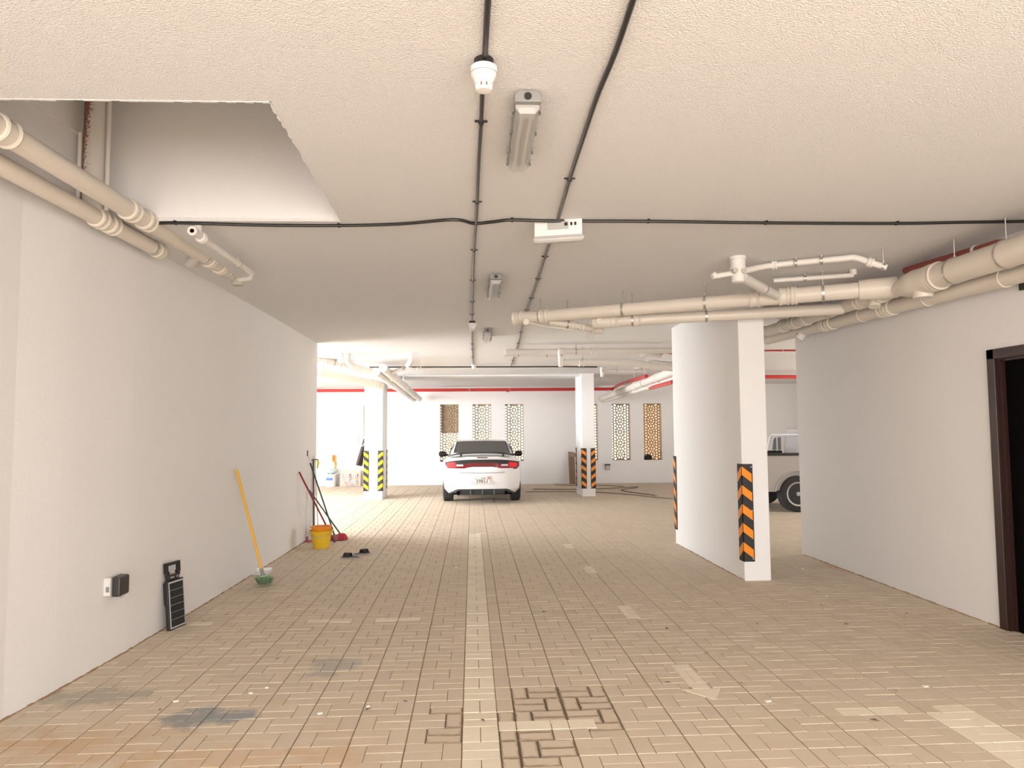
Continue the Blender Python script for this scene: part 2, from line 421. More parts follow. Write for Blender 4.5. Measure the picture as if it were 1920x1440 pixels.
# ---- ceiling with its service openings
VX0, VX1, VY0, VY1 = -2.86, -.955, CE(300, 188).y, CE(560, 415).y
WX0, WX1 = -4.6, CE(786, 661).x
WY0 = CE(700, 661).y; WY1 = WY0 + .75
QX0, QX1, QY0, QY1 = 3.40, 4.44, 8.25, 9.35
xs = sorted([XL - .2, WX0, VX0, WX1, VX1, QX0, QX1, XR + .2])
ys = sorted([-3.2, VY0, VY1, QY0, QY1, WY0, WY1, YB + .3])
def hole(i, j):
    x = (xs[i] + xs[i+1]) / 2; y = (ys[j] + ys[j+1]) / 2
    return (VX0 < x < VX1 and VY0 < y < VY1) or (WX0 < x < WX1 and WY0 < y < WY1) or (QX0 < x < QX1 and QY0 < y < QY1)
cb = MB()
for i in range(len(xs) - 1):
    for j in range(len(ys) - 1):
        if hole(i, j): continue
        q = [(xs[i], ys[j]), (xs[i+1], ys[j]), (xs[i+1], ys[j+1]), (xs[i], ys[j+1])]
        b_ = [(x, y, zc(x, y)) for x, y in q]; t_ = [(x, y, zc(x, y) + .22) for x, y in q]
        cb.add(b_ + t_, [(0, 1, 2, 3), (4, 5, 6, 7)])
        for k, (di, dj) in enumerate(((0, -1), (1, 0), (0, 1), (-1, 0))):
            ii, jj = i + di, j + dj
            if not (0 <= ii < len(xs)-1 and 0 <= jj < len(ys)-1) or hole(ii, jj):
                cb.add([b_[k], b_[(k+1) % 4], t_[(k+1) % 4], t_[k]], [(0, 1, 2, 3)])
ceiling = struct('ceiling', cb, M_CEIL, 'pale stippled concrete ceiling with a rectangular service opening at the left')
def shaft(name, x0, x1, y0, y1, h, label):
    z0 = zc(x1, y0) + .003; z1 = z0 + h + .16; w = .1; x0 += .004; x1 -= .004; y0 += .004; y1 -= .004
    b = MB().box((x0-w, y0-w, z0), (x1+w, y0, z1)).box((x0-w, y1, z0), (x1+w, y1+w, z1)).box((x1, y0, z0), (x1+w, y1, z1)).box((x0-w, y0, z0), (x0, y1, z1)).box((x0-w, y0-w, z1), (x1+w, y1+w, z1+.1))
    return struct(name, b, M_WALL, label)
shaft('wall_shaft', VX0, VX1, VY0, VY1, 1.25, 'plastered sides of the ceiling opening above the left pipes')
shaft('wall_shaft_far', WX0, WX1, WY0, WY1, .5, 'plastered sides of the far ceiling opening')
shaft('wall_shaft_right', QX0, QX1, QY0, QY1, 1.1, 'dark service opening in the ceiling between long column and right wall')
# ragged plaster lip along the near edge and the right edge of the opening
lip = MB()
n = 46; a0 = Vector((VX0, VY0, 0)); a1 = Vector((VX1, VY0, 0)); a2 = Vector((VX1, VY1, 0))
for (p, q, nx, ny) in ((a0, a1, 0, 1), (a1, a2, -1, 0)):
    for k in range(n):
        s0 = p.lerp(q, k/n); s1 = p.lerp(q, (k+1)/n); e = random.uniform(.004, .016)
        c = (s0 + s1)/2; z = zc(c.x, c.y)
        hx = max(abs(s1.x - s0.x)/2, e/2); hy = max(abs(s1.y - s0.y)/2, e/2)
        cc = c + Vector((nx*e/2, ny*e/2, 0))
        lip.box((cc.x-hx, cc.y-hy, z - .003), (cc.x+hx, cc.y+hy, z + .02))
lip.build('plaster_edge', M_CEIL, ceiling)

# ---- walls
def wall_prism(poly, z0, z1): return MB().prism(poly, (0, 0, z0), (1, 0, 0), (0, 1, 0), (0, 0, z1 - z0))
wl_poly = [(-2.80, -3.2), (-2.776, 4.50), (-2.735, 4.95), (-2.683, 5.80), (-2.640, 7.4), (-2.609, 9.25), (-2.582, 12.05), (-2.86, 12.05), (-3.05, -3.2)]
struct('wall_left', wall_prism(wl_poly, -.05, 3.76), M_WALL, 'long plain white wall along the left of the lane')
struct('wall_left_upper', wall_prism([(-2.755, 3.0), (-2.70, 5.4), (-3.0, 5.4), (-3.0, 3.0)], 3.76, 4.7), M_WALL, 'upper band of the left wall inside the ceiling opening')
struct('wall_return_left', wall_prism([(-9.2, 11.85), (-2.86, 11.85), (-2.86, 12.05), (-9.2, 12.05)], -.05, 3.3), M_WALL, 'cross wall beyond the end of the left wall')
XW = 4.465; DY1 = 5.90; DY0 = 4.62
dtop = PX(1864, 655, XW).z
wr = MB().box((XW, DY1 - .06, -.05), (XW + .2, 9.56, 3.3)).box((XW, DY0 - .0, dtop - .05), (XW + .2, DY1 - .06, 3.3)).box((XW, -3.2, -.05), (XW + .2, DY0, 3.3))
struct('wall_right', wr, M_WALL, 'plain white wall on the right with the dark doorway')
struct('wall_return_right', MB().box((XW + .2, 9.36, -.05), (XR + .2, 9.56, 3.3)), M_WALL, 'unseen cross wall behind the right wall, added to block light')  # out of view, added to block light beside the truck bay
# back wall with window openings
WZ0, WZ1 = PY(960, 865, YB).z, PY(960, 757.5, YB).z
wins = []
for a, b in ((826, 859), (886.5, 921), (947, 982), (1085, 1121), (1146, 1183.5), (1205, 1242)):
    xa, xb = PY(a, 800, YB).x, PY(b, 800, YB).x
    wins.append((xa, xb))
WN = .60
cx_ = [(a + b)/2 for a, b in wins]
cx_[3] = PY(1121, 800, YB).x - WN/2
wb = MB(); e0 = XL - .2
for c in cx_:
    wb.box((e0, YB, -.05), (c - WN/2, YB + .3, 3.3))
    wb.box((c - WN/2, YB, -.05), (c + WN/2, YB + .3, WZ0)); wb.box((c - WN/2, YB, WZ1), (c + WN/2, YB + .3, 3.3))
    e0 = c + WN/2
wb.box((e0, YB, -.05), (XR + .2, YB + .3, 3.3))
struct('wall_back', wb, M_WALL, 'white rear wall pierced by tall lattice windows')
struct('wall_side_left', MB().box((XL - .2, 12.05, -.05), (XL, 12.35, 3.3)).box((XL - .2, 16.7, -.05), (XL, YB + .3, 3.3)), M_WALL, 'far left side wall around the open bay')
struct('wall_side_right', MB().box((XR, 9.36, -.05), (XR + .2, 11.4, 3.3)).box((XR, 17.6, -.05), (XR + .2, YB + .3, 3.3)), M_WALL, 'far right side wall around the open bay')
# columns and beam
struct('column_long', MB().box((3.043, 7.94, -.05), (3.347, 10.65, 3.3)), M_COLM, 'long white shear column on the right with striped corner guards', bevel=.012)
struct('column_far_left', MB().box((-2.70, 18.15, -.05), (-2.245, 19.12, 3.3)), M_COLM, 'white column left of the car with yellow guards', bevel=.012)
struct('column_far_right', MB().box((2.842, 18.39, -.05), (3.182, 19.45, 3.3)), M_COLM, 'white column right of the car with orange guards', bevel=.012)
struct('trim_beam', MB().box((-2.7, 18.5, PY(960, 705, 18.5).z), (3.18, 18.85, 3.3)), M_CEIL, 'shallow ceiling beam between the far columns')
struct('trim_beam_back', MB().box((XL, YB - .35, PY(960, 716, YB - .35).z), (XR, YB, 3.3)), M_CEIL, 'shallow beam along the top of the rear wall')
# ground outside
struct('ground_outside', MB().box((-300, -300, -.16), (300, -3.2, -.11)).box((-300, YB + .3, -.16), (300, 500, -.11)).box((-300, -3.2, -.16), (XL - .2, YB + .3, -.11)).box((XR + .2, -3.2, -.16), (300, YB + .3, -.11)),
       mat('sandy_ground', (.55, .44, .32), .95, var=.1, vscale=1.), 'sandy ground outside the garage')

# ---- lattice windows
LW, LH = WN, WZ1 - WZ0
def lattice_mesh():
    cu = bpy.data.curves.new('lattice', 'CURVE'); cu.dimensions = '2D'; cu.fill_mode = 'BOTH'; cu.extrude = .02
    def sp(pts):
        s = cu.splines.new('POLY'); s.points.add(len(pts) - 1); s.use_cyclic_u = True
        for p, q in zip(s.points, pts): p.co = (q[0], q[1], 0, 1)
    sp([(-LW/2, 0), (LW/2, 0), (LW/2, LH), (-LW/2, LH)])
    N = 5; T = LH / N; seeds = []
    for k in range(-1, N + 1):
        cy = (k + .5)*T
        seeds.append((0, cy))
        for i in range(8):
            t = math.pi/4*i + math.pi/8; seeds.append((.093*math.cos(t), cy + .093*math.sin(t)))
        for sx in (-1, 1):
            seeds += [(sx*.172, cy + .045), (sx*.172, cy - .045), (sx*.165, cy + T/2 - .05), (sx*.165, cy - T/2 + .05), (sx*.082, cy + T/2)]
            seeds += [(sx*.262, cy), (sx*.262, cy + T/4), (sx*.262, cy - T/4), (sx*.262, cy + T/2)]
        seeds.append((0, cy + T/2))
    def clipp(poly, n, d):                # keep n.p <= d
        out = []
        for a, b_ in zip(poly, poly[1:] + poly[:1]):
            fa = n[0]*a[0] + n[1]*a[1] - d; fb_ = n[0]*b_[0] + n[1]*b_[1] - d
            if fa <= 0: out.append(a)
            if (fa < 0 < fb_) or (fb_ < 0 < fa):
                t = fa/(fa - fb_); out.append((a[0] + (b_[0]-a[0])*t, a[1] + (b_[1]-a[1])*t))
        return out
    bar = .0135
    for s0 in seeds:
        if not (0 < s0[1] < LH): continue
        m_ = .014; poly = [(-LW/2 + m_, m_), (LW/2 - m_, m_), (LW/2 - m_, LH - m_), (-LW/2 + m_, LH - m_)]
        for s1 in seeds:
            dx, dy = s1[0] - s0[0], s1[1] - s0[1]; L = math.hypot(dx, dy)
            if L < 1e-4 or L > .3: continue
            n = (dx/L, dy/L); poly = clipp(poly, n, n[0]*s0[0] + n[1]*s0[1] + L/2 - bar)
            if len(poly) < 3: break
        if len(poly) < 3: continue
        r_ = []                            # blunt the corners
        for a, b_ in zip(poly, poly[1:] + poly[:1]): r_ += [(a[0]*.78 + b_[0]*.22, a[1]*.78 + b_[1]*.22), (a[0]*.22 + b_[0]*.78, a[1]*.22 + b_[1]*.78)]
        sp(r_)
    ob = bpy.data.objects.new('tmp', cu); COL.objects.link(ob)
    dg = bpy.context.evaluated_depsgraph_get()
    me = bpy.data.meshes.new_from_object(ob.evaluated_get(dg)); bpy.data.objects.remove(ob); me.name = 'lattice'
    me.materials.clear(); me.materials.append(M_LATT); return me
LM = lattice_mesh()
for i, c in enumerate(cx_):
    w = thing('window_%d' % (i + 1), None, None, (c, YB, WZ0)); w['kind'] = 'structure'
    o = bpy.data.objects.new('lattice', LM); COL.objects.link(o); o.parent = w; o.location = (0, .20, 0); o.rotation_euler = (R(90), 0, 0)
    f = MB(); tk = .006
    f.box((-LW/2, .002, 0), (-LW/2 + tk, .298, LH)).box((LW/2 - tk, .002, 0), (LW/2, .298, LH)).box((-LW/2, .002, 0), (LW/2, .298, tk)).box((-LW/2, .002, LH - tk), (LW/2, .298, LH))
    f.build('reveal', M_BEIGE, w, local=True)
# things outside the windows
b = thing('building', 'tan neighbouring building seen through the rightmost lattice window', 'building', (9.4, 31, -.1))
MB().box((7.5, 31, -.1), (11.4, 31.9, 5.2)).build('wall', mat('tan_render', (.30, .17, .10), .9, var=.1), b)
MB().box((7.4, 30.9, 5.2), (11.5, 32.0, 5.5)).build('parapet', mat('cream_render', (.7, .6, .5), .9), b)
for k in range(3):
    f = MB().box((8.75 + k*.9, 30.95, 1.2), (9.25 + k*.9, 31.05, 2.6)).build('window', M_WPLAS, b)
    MB().box((8.8 + k*.9, 30.93, 1.25), (9.2 + k*.9, 30.96, 2.55)).build('pane', M_GLASS, f)
bz = PY(840, 812, YB + .3).z
bd = MB().box((cx_[0] - .27, YB + .23, bz), (cx_[0] + .30, YB + .262, WZ1 - .01)).build('plywood_board', mat('orange_board', (.78, .53, .40), .8, var=.15, vscale=8))
tag(bd, 'tan board closing the upper half of the leftmost lattice window', 'board')

# ---- doorway on the right
d = thing('door_1', None, None, (XW, DY1, 0)); d['kind'] = 'structure'
ft = dtop; fw = .085
f = MB()
f.box((XW - .022, DY1 - fw, 0), (XW + .005, DY1, ft)).box((XW - .022, DY0 - .06, 0), (XW + .005, DY0 - .06 + fw, ft)).box((XW - .022, DY0 - .06, ft - fw), (XW + .005, DY1, ft))
f.build('architrave', M_BROWN, d, bevel=.004)
f = MB(); y1 = DY1 - .06; 
f.box((XW - .005, y1 - .04, 0), (XW + .2, y1, ft - .05)).box((XW - .005, DY0, 0), (XW + .2, DY0 + .04, ft - .05)).box((XW - .005, DY0, ft - .09), (XW + .2, y1, ft - .05))
f.build('jamb', M_BROWN, d)
MB().box((XW + .03, y1 - .055, 0), (XW + .055, y1 - .04, ft - .09)).box((XW + .03, DY0 + .04, 0), (XW + .055, DY0 + .055, ft - .09)).box((XW + .03, DY0, ft - .105), (XW + .055, y1, ft - .09)).build('door_stop', M_BROWN, d)
MB().box((XW + .055, DY0 + .02, .0), (XW + .095, y1 - .05, ft - .10)).build('dark_doorway_sheet', M_DARK, d)  # black sheet across the doorway, painted as the darkness of the unlit inside
q = PX(1916, 518, XW); q2 = PX(1916, 545, XW)
o = MB().box((XW - .03, q.y - .32, q2.z), (XW, q.y + .005, q.z)).build('sign_box', M_BLACK, bevel=.004); tag(o, 'black box fixed to the wall above the dark doorway', 'sign')

# ================================================================== CAR
def loft_body(st, cap_rear, cap_front):
    mb = MB(); n = len(st[0][1])
    ring = lambda s: [Vector((x, s[0], z)) for x, z in s[1]] + [Vector((-x, s[0], z)) for x, z in reversed(s[1][1:-1])]
    rings = [ring(s) for s in st]; m_ = len(rings[0])
    vs = [v for r_ in rings for v in r_]; fs = []
    for i in range(len(rings) - 1):
        for j in range(m_):
            a = i*m_ + j; b_ = i*m_ + (j+1) % m_; fs.append((a, b_, b_+m_, a+m_))
    mb.add(vs, fs); return mb, n, m_
def prof(zb, wb_, wm, zm, zs, ws, zt):
    return [(0, zb), (wb_*.6, zb), (wb_, zb), (wb_ + (wm-wb_)*.75, zb + (zm-zb)*.3), (wm, zm), (wm*.985, zs - .07), (ws, zs), (ws*.86, zt - .012 + (zs - zt)*.25), (ws*.5, zt), (0, zt + .008)]
car = thing('sedan_car', 'white sedan with black spoiler seen from behind, parked before the lattice windows', 'car')
def rear_y(x, z):
    o = .03
    pts = [(.2, .09), (.30, .05), (.42, .0), (.62, .0), (.72, .015), (.80, .06), (1.0, .065), (1.07, .03), (1.13, .05), (1.3, .3)]
    for (a, oa), (b_, ob_) in zip(pts, pts[1:]):
        if a <= z <= b_: o = oa + (ob_-oa)*(z-a)/(b_-a)
    return o + .17*abs(x/.93)**2.6
ST = [
    (.20, prof(.30, .72, .885, .55, 1.03, .835, 1.10)),
    (.45, prof(.24, .78, .915, .58, 1.05, .845, 1.125)),
    (.95, prof(.19, .80, .945, .60, 1.06, .84, 1.12)),
    (1.7, prof(.18, .82, .95, .60, 1.04, .85, 1.08)),
    (2.6, prof(.18, .82, .945, .60, 1.0, .86, 1.02)),
    (3.4, prof(.18, .82, .945, .60, .97, .86, .99)),
    (4.1, prof(.18, .82, .945, .60, .92, .80, .97)),
    (4.7, prof(.20, .78, .915, .55, .82, .72, .88)),
    (4.95, prof(.26, .66, .80, .50, .74, .62, .78))]
mb, npf, mr_ = loft_body(ST, 1, 1)
# caps: strips between the two sides, bulging out
def cap(mb, base, st, sign, fn):
    pr = st[1]; cols = 10; rows = []
    for i, (x, z) in enumerate(pr):
        row = []
        for k in range(cols + 1):
            f = 1 - 2*k/cols
            row.append((x*f, z))
        rows.append(row)
    idx = []
    for i, row in enumerate(rows):
        r_ = []
        for k, (x, z) in enumerate(row):
            if k == 0: r_.append(base + i)
            elif k == cols: r_.append(base + (0 if i == 0 else (mr_ - i if i < npf - 1 else npf - 1)))
            elif i in (0, npf - 1): r_.append(r_[0])
            else:
                mb.v.append((x, fn(x, z), z)); r_.append(len(mb.v) - 1)
        idx.append(r_)
    for i in range(npf - 1):
        for k in range(cols):
            q = [idx[i][k], idx[i][k+1], idx[i+1][k+1], idx[i+1][k]]
            u = []
            for a in q:
                if a not in u: u.append(a)
            if len(u) >= 3: mb.f.append(tuple(u))
cap(mb, 0, ST[0], -1, lambda x, z: rear_y(x, z))
cap(mb, (len(ST)-1)*mr_, ST[-1], 1, lambda x, z: 5.06 - .12*abs(x/.8)**2)
body = mb.build('body', M_CARW, car, local=True)
# wheel arches
cut = []
for y in (1.12, 4.17):
    c = MB().lathe((-1.2, y, .36), (1, 0, 0), [(0, .405), (.62, .405)], 36); c.lathe((1.2, y, .36), (-1, 0, 0), [(0, .405), (.62, .405)], 36)
    cut.append(c.build('cutter', None))
for c in cut:
    md = body.modifiers.new('b', 'BOOLEAN'); md.object = c; md.operation = 'DIFFERENCE'; md.solver = 'EXACT'
dg = bpy.context.evaluated_depsgraph_get(); nm = bpy.data.meshes.new_from_object(body.evaluated_get(dg))
body.modifiers.clear(); body.data = nm
for c in cut: bpy.data.objects.remove(c)
for p in nm.polygons: p.use_smooth = True
nm.set_sharp_from_angle(angle=R(32))
# cabin
def cprof(zb, wb_, zt, wt): return [(0, zb - .05), (wb_, zb - .05), (wb_, zb), ((wb_+wt)/2 + .025, (zb+zt)/2), (wt, zt - .05), (wt - .07, zt - .012), (wt*.5, zt + .006), (0, zt + .012)]
CS = [(.62, cprof(1.06, .70, 1.10, .60)), (.80, cprof(1.06, .76, 1.145, .68)), (1.62, cprof(1.04, .80, 1.425, .655)), (1.85, cprof(1.03, .81, 1.463, .66)), (2.3, cprof(1.0, .81, 1.475, .66)), (2.75, cprof(.98, .81, 1.455, .65)), (3.55, cprof(.96, .78, 1.0, .70))]
mb, npf, mr_ = loft_body(CS, 1, 1)
mb.f.append(tuple(range(mr_))); mb.f.append(tuple(range((len(CS)-1)*mr_, len(CS)*mr_)))
mb.build('cabin', M_CARW, car, smooth=True, local=True, angle=40)
def quad3(mb, pts, nrm, th):
    pts = [Vector(p) for p in pts]; n_ = Vector(nrm).normalized()*th; k = len(pts)
    mb.add(pts + [p + n_ for p in pts], [tuple(range(k)), tuple(range(k, 2*k))] + [(i, (i+1) % k, (i+1) % k + k, i+k) for i in range(k)])
rg = MB()
def rg_z(y): return 1.145 + (y - .80)*(1.425 - 1.145)/.82 + .012
N_ = 10
for k in range(N_):
    f0, f1 = -1 + 2*k/N_, -1 + 2*(k+1)/N_
    a, b_ = .83, 1.60
    crown = lambda f, y: rg_z(y) + .010*(1 - f*f)
    quad3(rg, [(f0*.66, a, crown(f0, a)), (f1*.66, a, crown(f1, a)), (f1*.60, b_, crown(f1, b_)), (f0*.60, b_, crown(f0, b_))], (0, -.34, 1), .006)
rg.build('rear_window', M_GLASS, car, local=True)
for sx in (-1, 1):
    seam = MB(); quad3(seam, [(sx*.66, .83, rg_z(.83)), (sx*.685, .83, rg_z(.83)), (sx*.622, 1.60, rg_z(1.6)), (sx*.60, 1.60, rg_z(1.6))], (0, -.34, 1), .004)
    seam.build('window_seal', M_BLACK, car, local=True)
for sx in (-1, 1):
    s_ = MB()
    for (ya, yb2) in ((1.5, 2.25), (2.33, 3.1)):
        za0, zb0 = 1.07, 1.05
        w0, w1 = .805, .70
        quad3(s_, [(sx*(w0+.012), ya, za0), (sx*(w0+.012), yb2, zb0), (sx*(w1+.02), min(yb2, 2.85) - .05, 1.38), (sx*(w1+.02), ya + .12, 1.39)], (sx, 0, .4), .008)
    s_.build('side_window', M_GLASS, car, local=True)
ws_ = MB(); quad3(ws_, [(-.66, 3.45, 1.06), (.66, 3.45, 1.06), (.60, 2.83, 1.43), (-.60, 2.83, 1.43)], (0, .6, .8), .02); ws_.build('windscreen', M_GLASS, car, local=True)
def rear_panel(poly_top, poly_bot, x0, x1, off, th, n=28):    # panel that follows the rear curve, between two edge functions
    mb = MB(); vs = []
    for k in range(n + 1):
        x = x0 + (x1-x0)*k/n; zt, zb2 = poly_top(x), poly_bot(x)
        for z in (zb2, zt):
            y = rear_y(x, z) - off; vs += [(x, y, z), (x, y + th, z)]
    fs = []
    for k in range(n):
        a = 4*k; b_ = a + 4
        fs += [(a, b_, b_+2, a+2), (a+1, a+3, b_+3, b_+1), (a, a+1, b_+1, b_), (a+2, b_+2, b_+3, a+3)]
    fs += [(0, 2, 3, 1), (4*n, 4*n+1, 4*n+3, 4*n+2)]
    return mb.add(vs, fs)
def tl_top(x): return 1.035 - .055*abs(x/.86)**3
def tl_bot(x):
    a = abs(x); base = .812
    k = min(1, max(0, (.42 - a)/.18)); k = k*k*(3 - 2*k)
    return base + .055*k + (.06*max(0, (a - .80)/.06))
rear_panel(tl_top, tl_bot, -.862, .862, .012, .04).build('tail_light_surround', M_BLACK, car, local=True)
tl = rear_panel(lambda x: tl_top(x) - .022, lambda x: tl_bot(x) + .020, -.838, .838, .018, .03).build('tail_light', M_LAMPD, car, local=True); tl['label'] = 'full width dark red tail light'
for sx in (-1, 1):
    rear_panel(lambda x: tl_top(x) - .042, lambda x: tl_bot(x) + .040, *sorted((sx*.62, sx*.81)), .024, .02, 6).build('brake_lamp', M_LAMPR, tl, local=True)
    rear_panel(lambda x: .925, lambda x: .885, *sorted((sx*.44, sx*.60)), .023, .02, 4).build('reverse_lamp', mat('clear_lamp', (.75, .62, .62), .15), tl, local=True)
# boot lid step, badges, plate recess and plate
rear_panel(lambda x: .735 + .012*abs(x/.5)**2, lambda x: .722 + .012*abs(x/.5)**2, -.52, .52, .008, .03, 16).build('boot_lid_edge', mat('panel_shadow_gap', (.30, .30, .31), .5), car, local=True)
for sx in (-1, 1):
    rear_panel(lambda x: 1.09 - .0, lambda x: 1.084, *sorted((sx*.02, sx*.02 + .001)), .0, .001, 1)
    rear_panel(lambda x: .79, lambda x: .778, *sorted((sx*.44, sx*.52)), .006, .02, 3).build('badge', M_CHROME, car, local=True)
rear_panel(lambda x: 1.092, lambda x: 1.070, -.12, .12, .012, .03, 6).build('high_brake_lamp', mat('dark_lamp', (.05, .02, .02), .3), car, local=True)
pr_ = MB().prism([(-.27, .475), (.27, .475), (.21, .675), (-.21, .675)], (0, -.006, 0), (1, 0, 0), (0, 0, 1), (0, .03, 0)).build('plate_recess', mat('shaded_white', (.62, .62, .63), .4), car, local=True)
pl = MB().box((-.175, -.016, .49), (.175, -.007, .655)).build('number_plate', mat('plate_white', (.80, .76, .70), .4), car, local=True, bevel=.003)
MB().box((.115, -.0175, .585), (.172, -.0155, .65)).build('plate_emblem', mat('plate_red', (.75, .22, .17), .4), pl, local=True)
def text_mesh(txt, size, name, material, parent, loc, rot, ext=.001, align='CENTER'):
    cu = bpy.data.curves.new(name, 'FONT'); cu.body = txt; cu.size = size; cu.extrude = ext; cu.align_x = align
    ob = bpy.data.objects.new('tmp', cu); COL.objects.link(ob)
    me = bpy.data.meshes.new_from_object(ob.evaluated_get(bpy.context.evaluated_depsgraph_get())); bpy.data.objects.remove(ob)
    me.materials.clear(); me.materials.append(material); me.name = name
    o = bpy.data.objects.new(name, me); COL.objects.link(o); o.parent = parent; o.location = loc; o.rotation_euler = rot; return o
M_INK = mat('plate_ink', (.06, .06, .07), .5)
text_mesh('39853', .115, 'plate_number', M_INK, pl, (-.01, -.0175, .505), (R(90), 0, 0))
for k, (a, w_) in enumerate(((-.165, .016), (-.03, .03), (.01, .045), (.062, .02))):
    MB().box((a, -.0175, .605), (a + w_, -.0158, .622)).build('plate_script', M_INK, pl, local=True)
# diffuser, exhausts
rear_panel(lambda x: .362 - .07*max(0, (abs(x) - .60)/.10), lambda x: .245 + .03*max(0, (abs(x)-.5)/.2), -.70, .70, .008, .10, 20).build('diffuser', mat('dark_diffuser', (.045, .05, .052), .5), car, local=True)
for x in (-.27, 0, .27):
    MB().prism([(-.02, .35), (-.02, .235), (.10, .235), (.10, .33)], (x - .012, 0, 0), (0, 1, 0), (0, 0, 1), (.024, 0, 0)).build('diffuser_fin', mat('fin_grey', (.10, .115, .12), .5), car, local=True)
for sx in (-1, 1):
    e = MB().lathe((sx*.55, .0, .285), (0, 1, 0), [(0, .045), (-.02, .054), (.0, .056), (.25, .05)], 20).build('exhaust_tip', M_CHROME, car, smooth=True, local=True)
    MB().lathe((sx*.55, -.021, .285), (0, 1, 0), [(0, .043), (.004, .043)], 18).build('exhaust_bore', M_DARK, e, local=True)
# spoiler
sp_ = MB(); prev = None; NS = 24; pts = []
for k in range(NS + 1):
    x = -.81 + 1.62*k/NS; f = abs(x/.81); z = 1.195 - .075*f**2.6; y = .10 + .16*f**3
    pts.append((x, y, z))
for k in range(NS):
    (xa, ya, za), (xb, yb_, zb_) = pts[k], pts[k+1]
    sp_.add([(xa, ya, za-.022), (xb, yb_, zb_-.022), (xb, yb_+.14, zb_-.004), (xa, ya+.14, za-.004), (xa, ya, za+.016), (xb, yb_, zb_+.016), (xb, yb_+.14, zb_+.006), (xa, ya+.14, za+.006)],
            [(0,1,2,3), (4,5,6,7), (0,1,5,4), (2,3,7,6)] + ([(0,3,7,4)] if k == 0 else []) + ([(1,2,6,5)] if k == NS-1 else []))
spo = sp_.build('spoiler', M_BLACK, car, local=True)
for sx in (-1, 1):
    MB().prism([(-.02, 0), (.09, 0), (.10, .09), (0, .09)], (sx*.49 - .022, .14, 1.105), (0, 1, 0), (0, 0, 1), (.044, 0, 0)).build('spoiler_post', M_BLACK, spo, local=True)
    mo = MB().lathe((sx*.94, 3.02, 1.08), (sx, 0, 0), [(0, .045), (.03, .075), (.13, .08), (.18, .06), (.20, .02)], 16)
    mo.build('mirror', M_BLACK, car, smooth=True, local=True)
    MB().tube([(sx*.80, 3.05, 1.02), (sx*.96, 3.05, 1.06)], .03, 8).build('mirror_arm', M_BLACK, car, local=True)
M_RIM = mat('alloy_rim', (.45, .45, .46), .3, metal=.9)
def wheel(parent, x, y, side, r=.36, w=.245, axis='x'):
    hw = w/2
    p = [(-hw, r*.66), (-hw, r*.86), (-hw + .012, r*.96)]
    nb = 5
    for k in range(nb):
        a = -hw + .025 + (w - .05)*k/nb; b_ = -hw + .025 + (w - .05)*(k+1)/nb
        p += [(a + .004, r), (b_ - .008, r), (b_ - .005, r - .009), (b_ - .001, r - .009)]
    p += [(hw - .012, r*.96), (hw, r*.86), (hw, r*.66)]
    d_ = (1, 0, 0) if axis == 'x' else (0, 1, 0)
    o = (x, y, r)
    t_ = MB().lathe(o, d_, p, 36).build('tyre', M_GRAYR, parent, smooth=True, local=True, angle=30)
    rm = MB(); d_ = Vector(d_); oo = Vector(o) + d_*side*(hw - .03)
    rm.lathe(oo, d_*side, [(0, r*.67), (.035, r*.67), (.03, r*.58), (-.03, r*.5)], 30)
    rm.lathe(oo, d_*side, [(-.02, r*.16), (.025, r*.16), (.032, r*.10)], 16)
    for k in range(5):
        a = 2*math.pi*k/5 + .3; u = Vector((0, 0, 1)); v_ = d_.cross(u)
        dr = u*math.cos(a) + v_*math.sin(a); pe = d_.cross(dr)
        rm.obox(oo + dr*r*.38, dr*r*.24, pe*.028, d_*.014)
    rm.build('rim', M_RIM, t_, local=True)
    return t_
for y in (1.12, 4.17):
    for sx in (-1, 1): wheel(car, sx*.815, y, sx)
MB().box((-.70, .5, .20), (.70, 4.6, .30)).build('underbody', M_DARK, car, local=True)
cc = (FL(830, 940).x + FL(977, 939).x)/2
car.location = (cc, 17.42 - .90, .0)

# ================================================================== PICKUP TRUCK (in the bay behind the long column)
tr = thing('pickup_truck', 'pale grey pickup truck showing between the long column and right wall', 'truck')
M_ = M_TAN
bedh0, bedh1 = .44, 1.15
bp_ = MB().box((0, 0, bedh0), (1.62, .06, bedh1)).box((0, 1.70, bedh0), (1.62, 1.76, bedh1)).box((0, 0, bedh0), (.06, 1.76, bedh1)).box((1.56, 0, bedh0), (1.62, 1.76, bedh1)).box((0, .03, .62), (1.62, 1.73, .68))
bed = bp_.build('bed', M_, tr, local=True)
def arch_cut(obj, xs_, r, y0, y1):
    cts = [MB().lathe((x, y0, .37), (0, 1, 0), [(0, r), (y1 - y0, r)], 40).build('cutter', None) for x in xs_]
    for c in cts:
        md = obj.modifiers.new('b', 'BOOLEAN'); md.object = c; md.solver = 'EXACT'
    nm = bpy.data.meshes.new_from_object(obj.evaluated_get(bpy.context.evaluated_depsgraph_get())); obj.modifiers.clear(); obj.data = nm
    for c in cts: bpy.data.objects.remove(c)
side = MB().prism([(0, .46), (0, 1.12), (.02, 1.16), (1.62, 1.16), (1.62, .42), (.04, .42)], (0, -.035, 0), (1, 0, 0), (0, 0, 1), (0, .06, 0)).build('bed_side', M_, tr, local=True)
side2 = MB().prism([(0, .46), (0, 1.12), (.02, 1.16), (1.62, 1.16), (1.62, .42), (.04, .42)], (0, 1.735, 0), (1, 0, 0), (0, 0, 1), (0, .06, 0)).build('bed_side', M_, tr, local=True)
arch_cut(side, [1.15], .47, -.3, .2); arch_cut(side2, [1.15], .47, 1.5, 2.0); 
MB().tube([(1.15 + .47*math.cos(R(a)), -.045, .37 + .47*math.sin(R(a))) for a in range(6, 175, 8)], .010, 8).build('arch_lip', M_, tr, local=True)
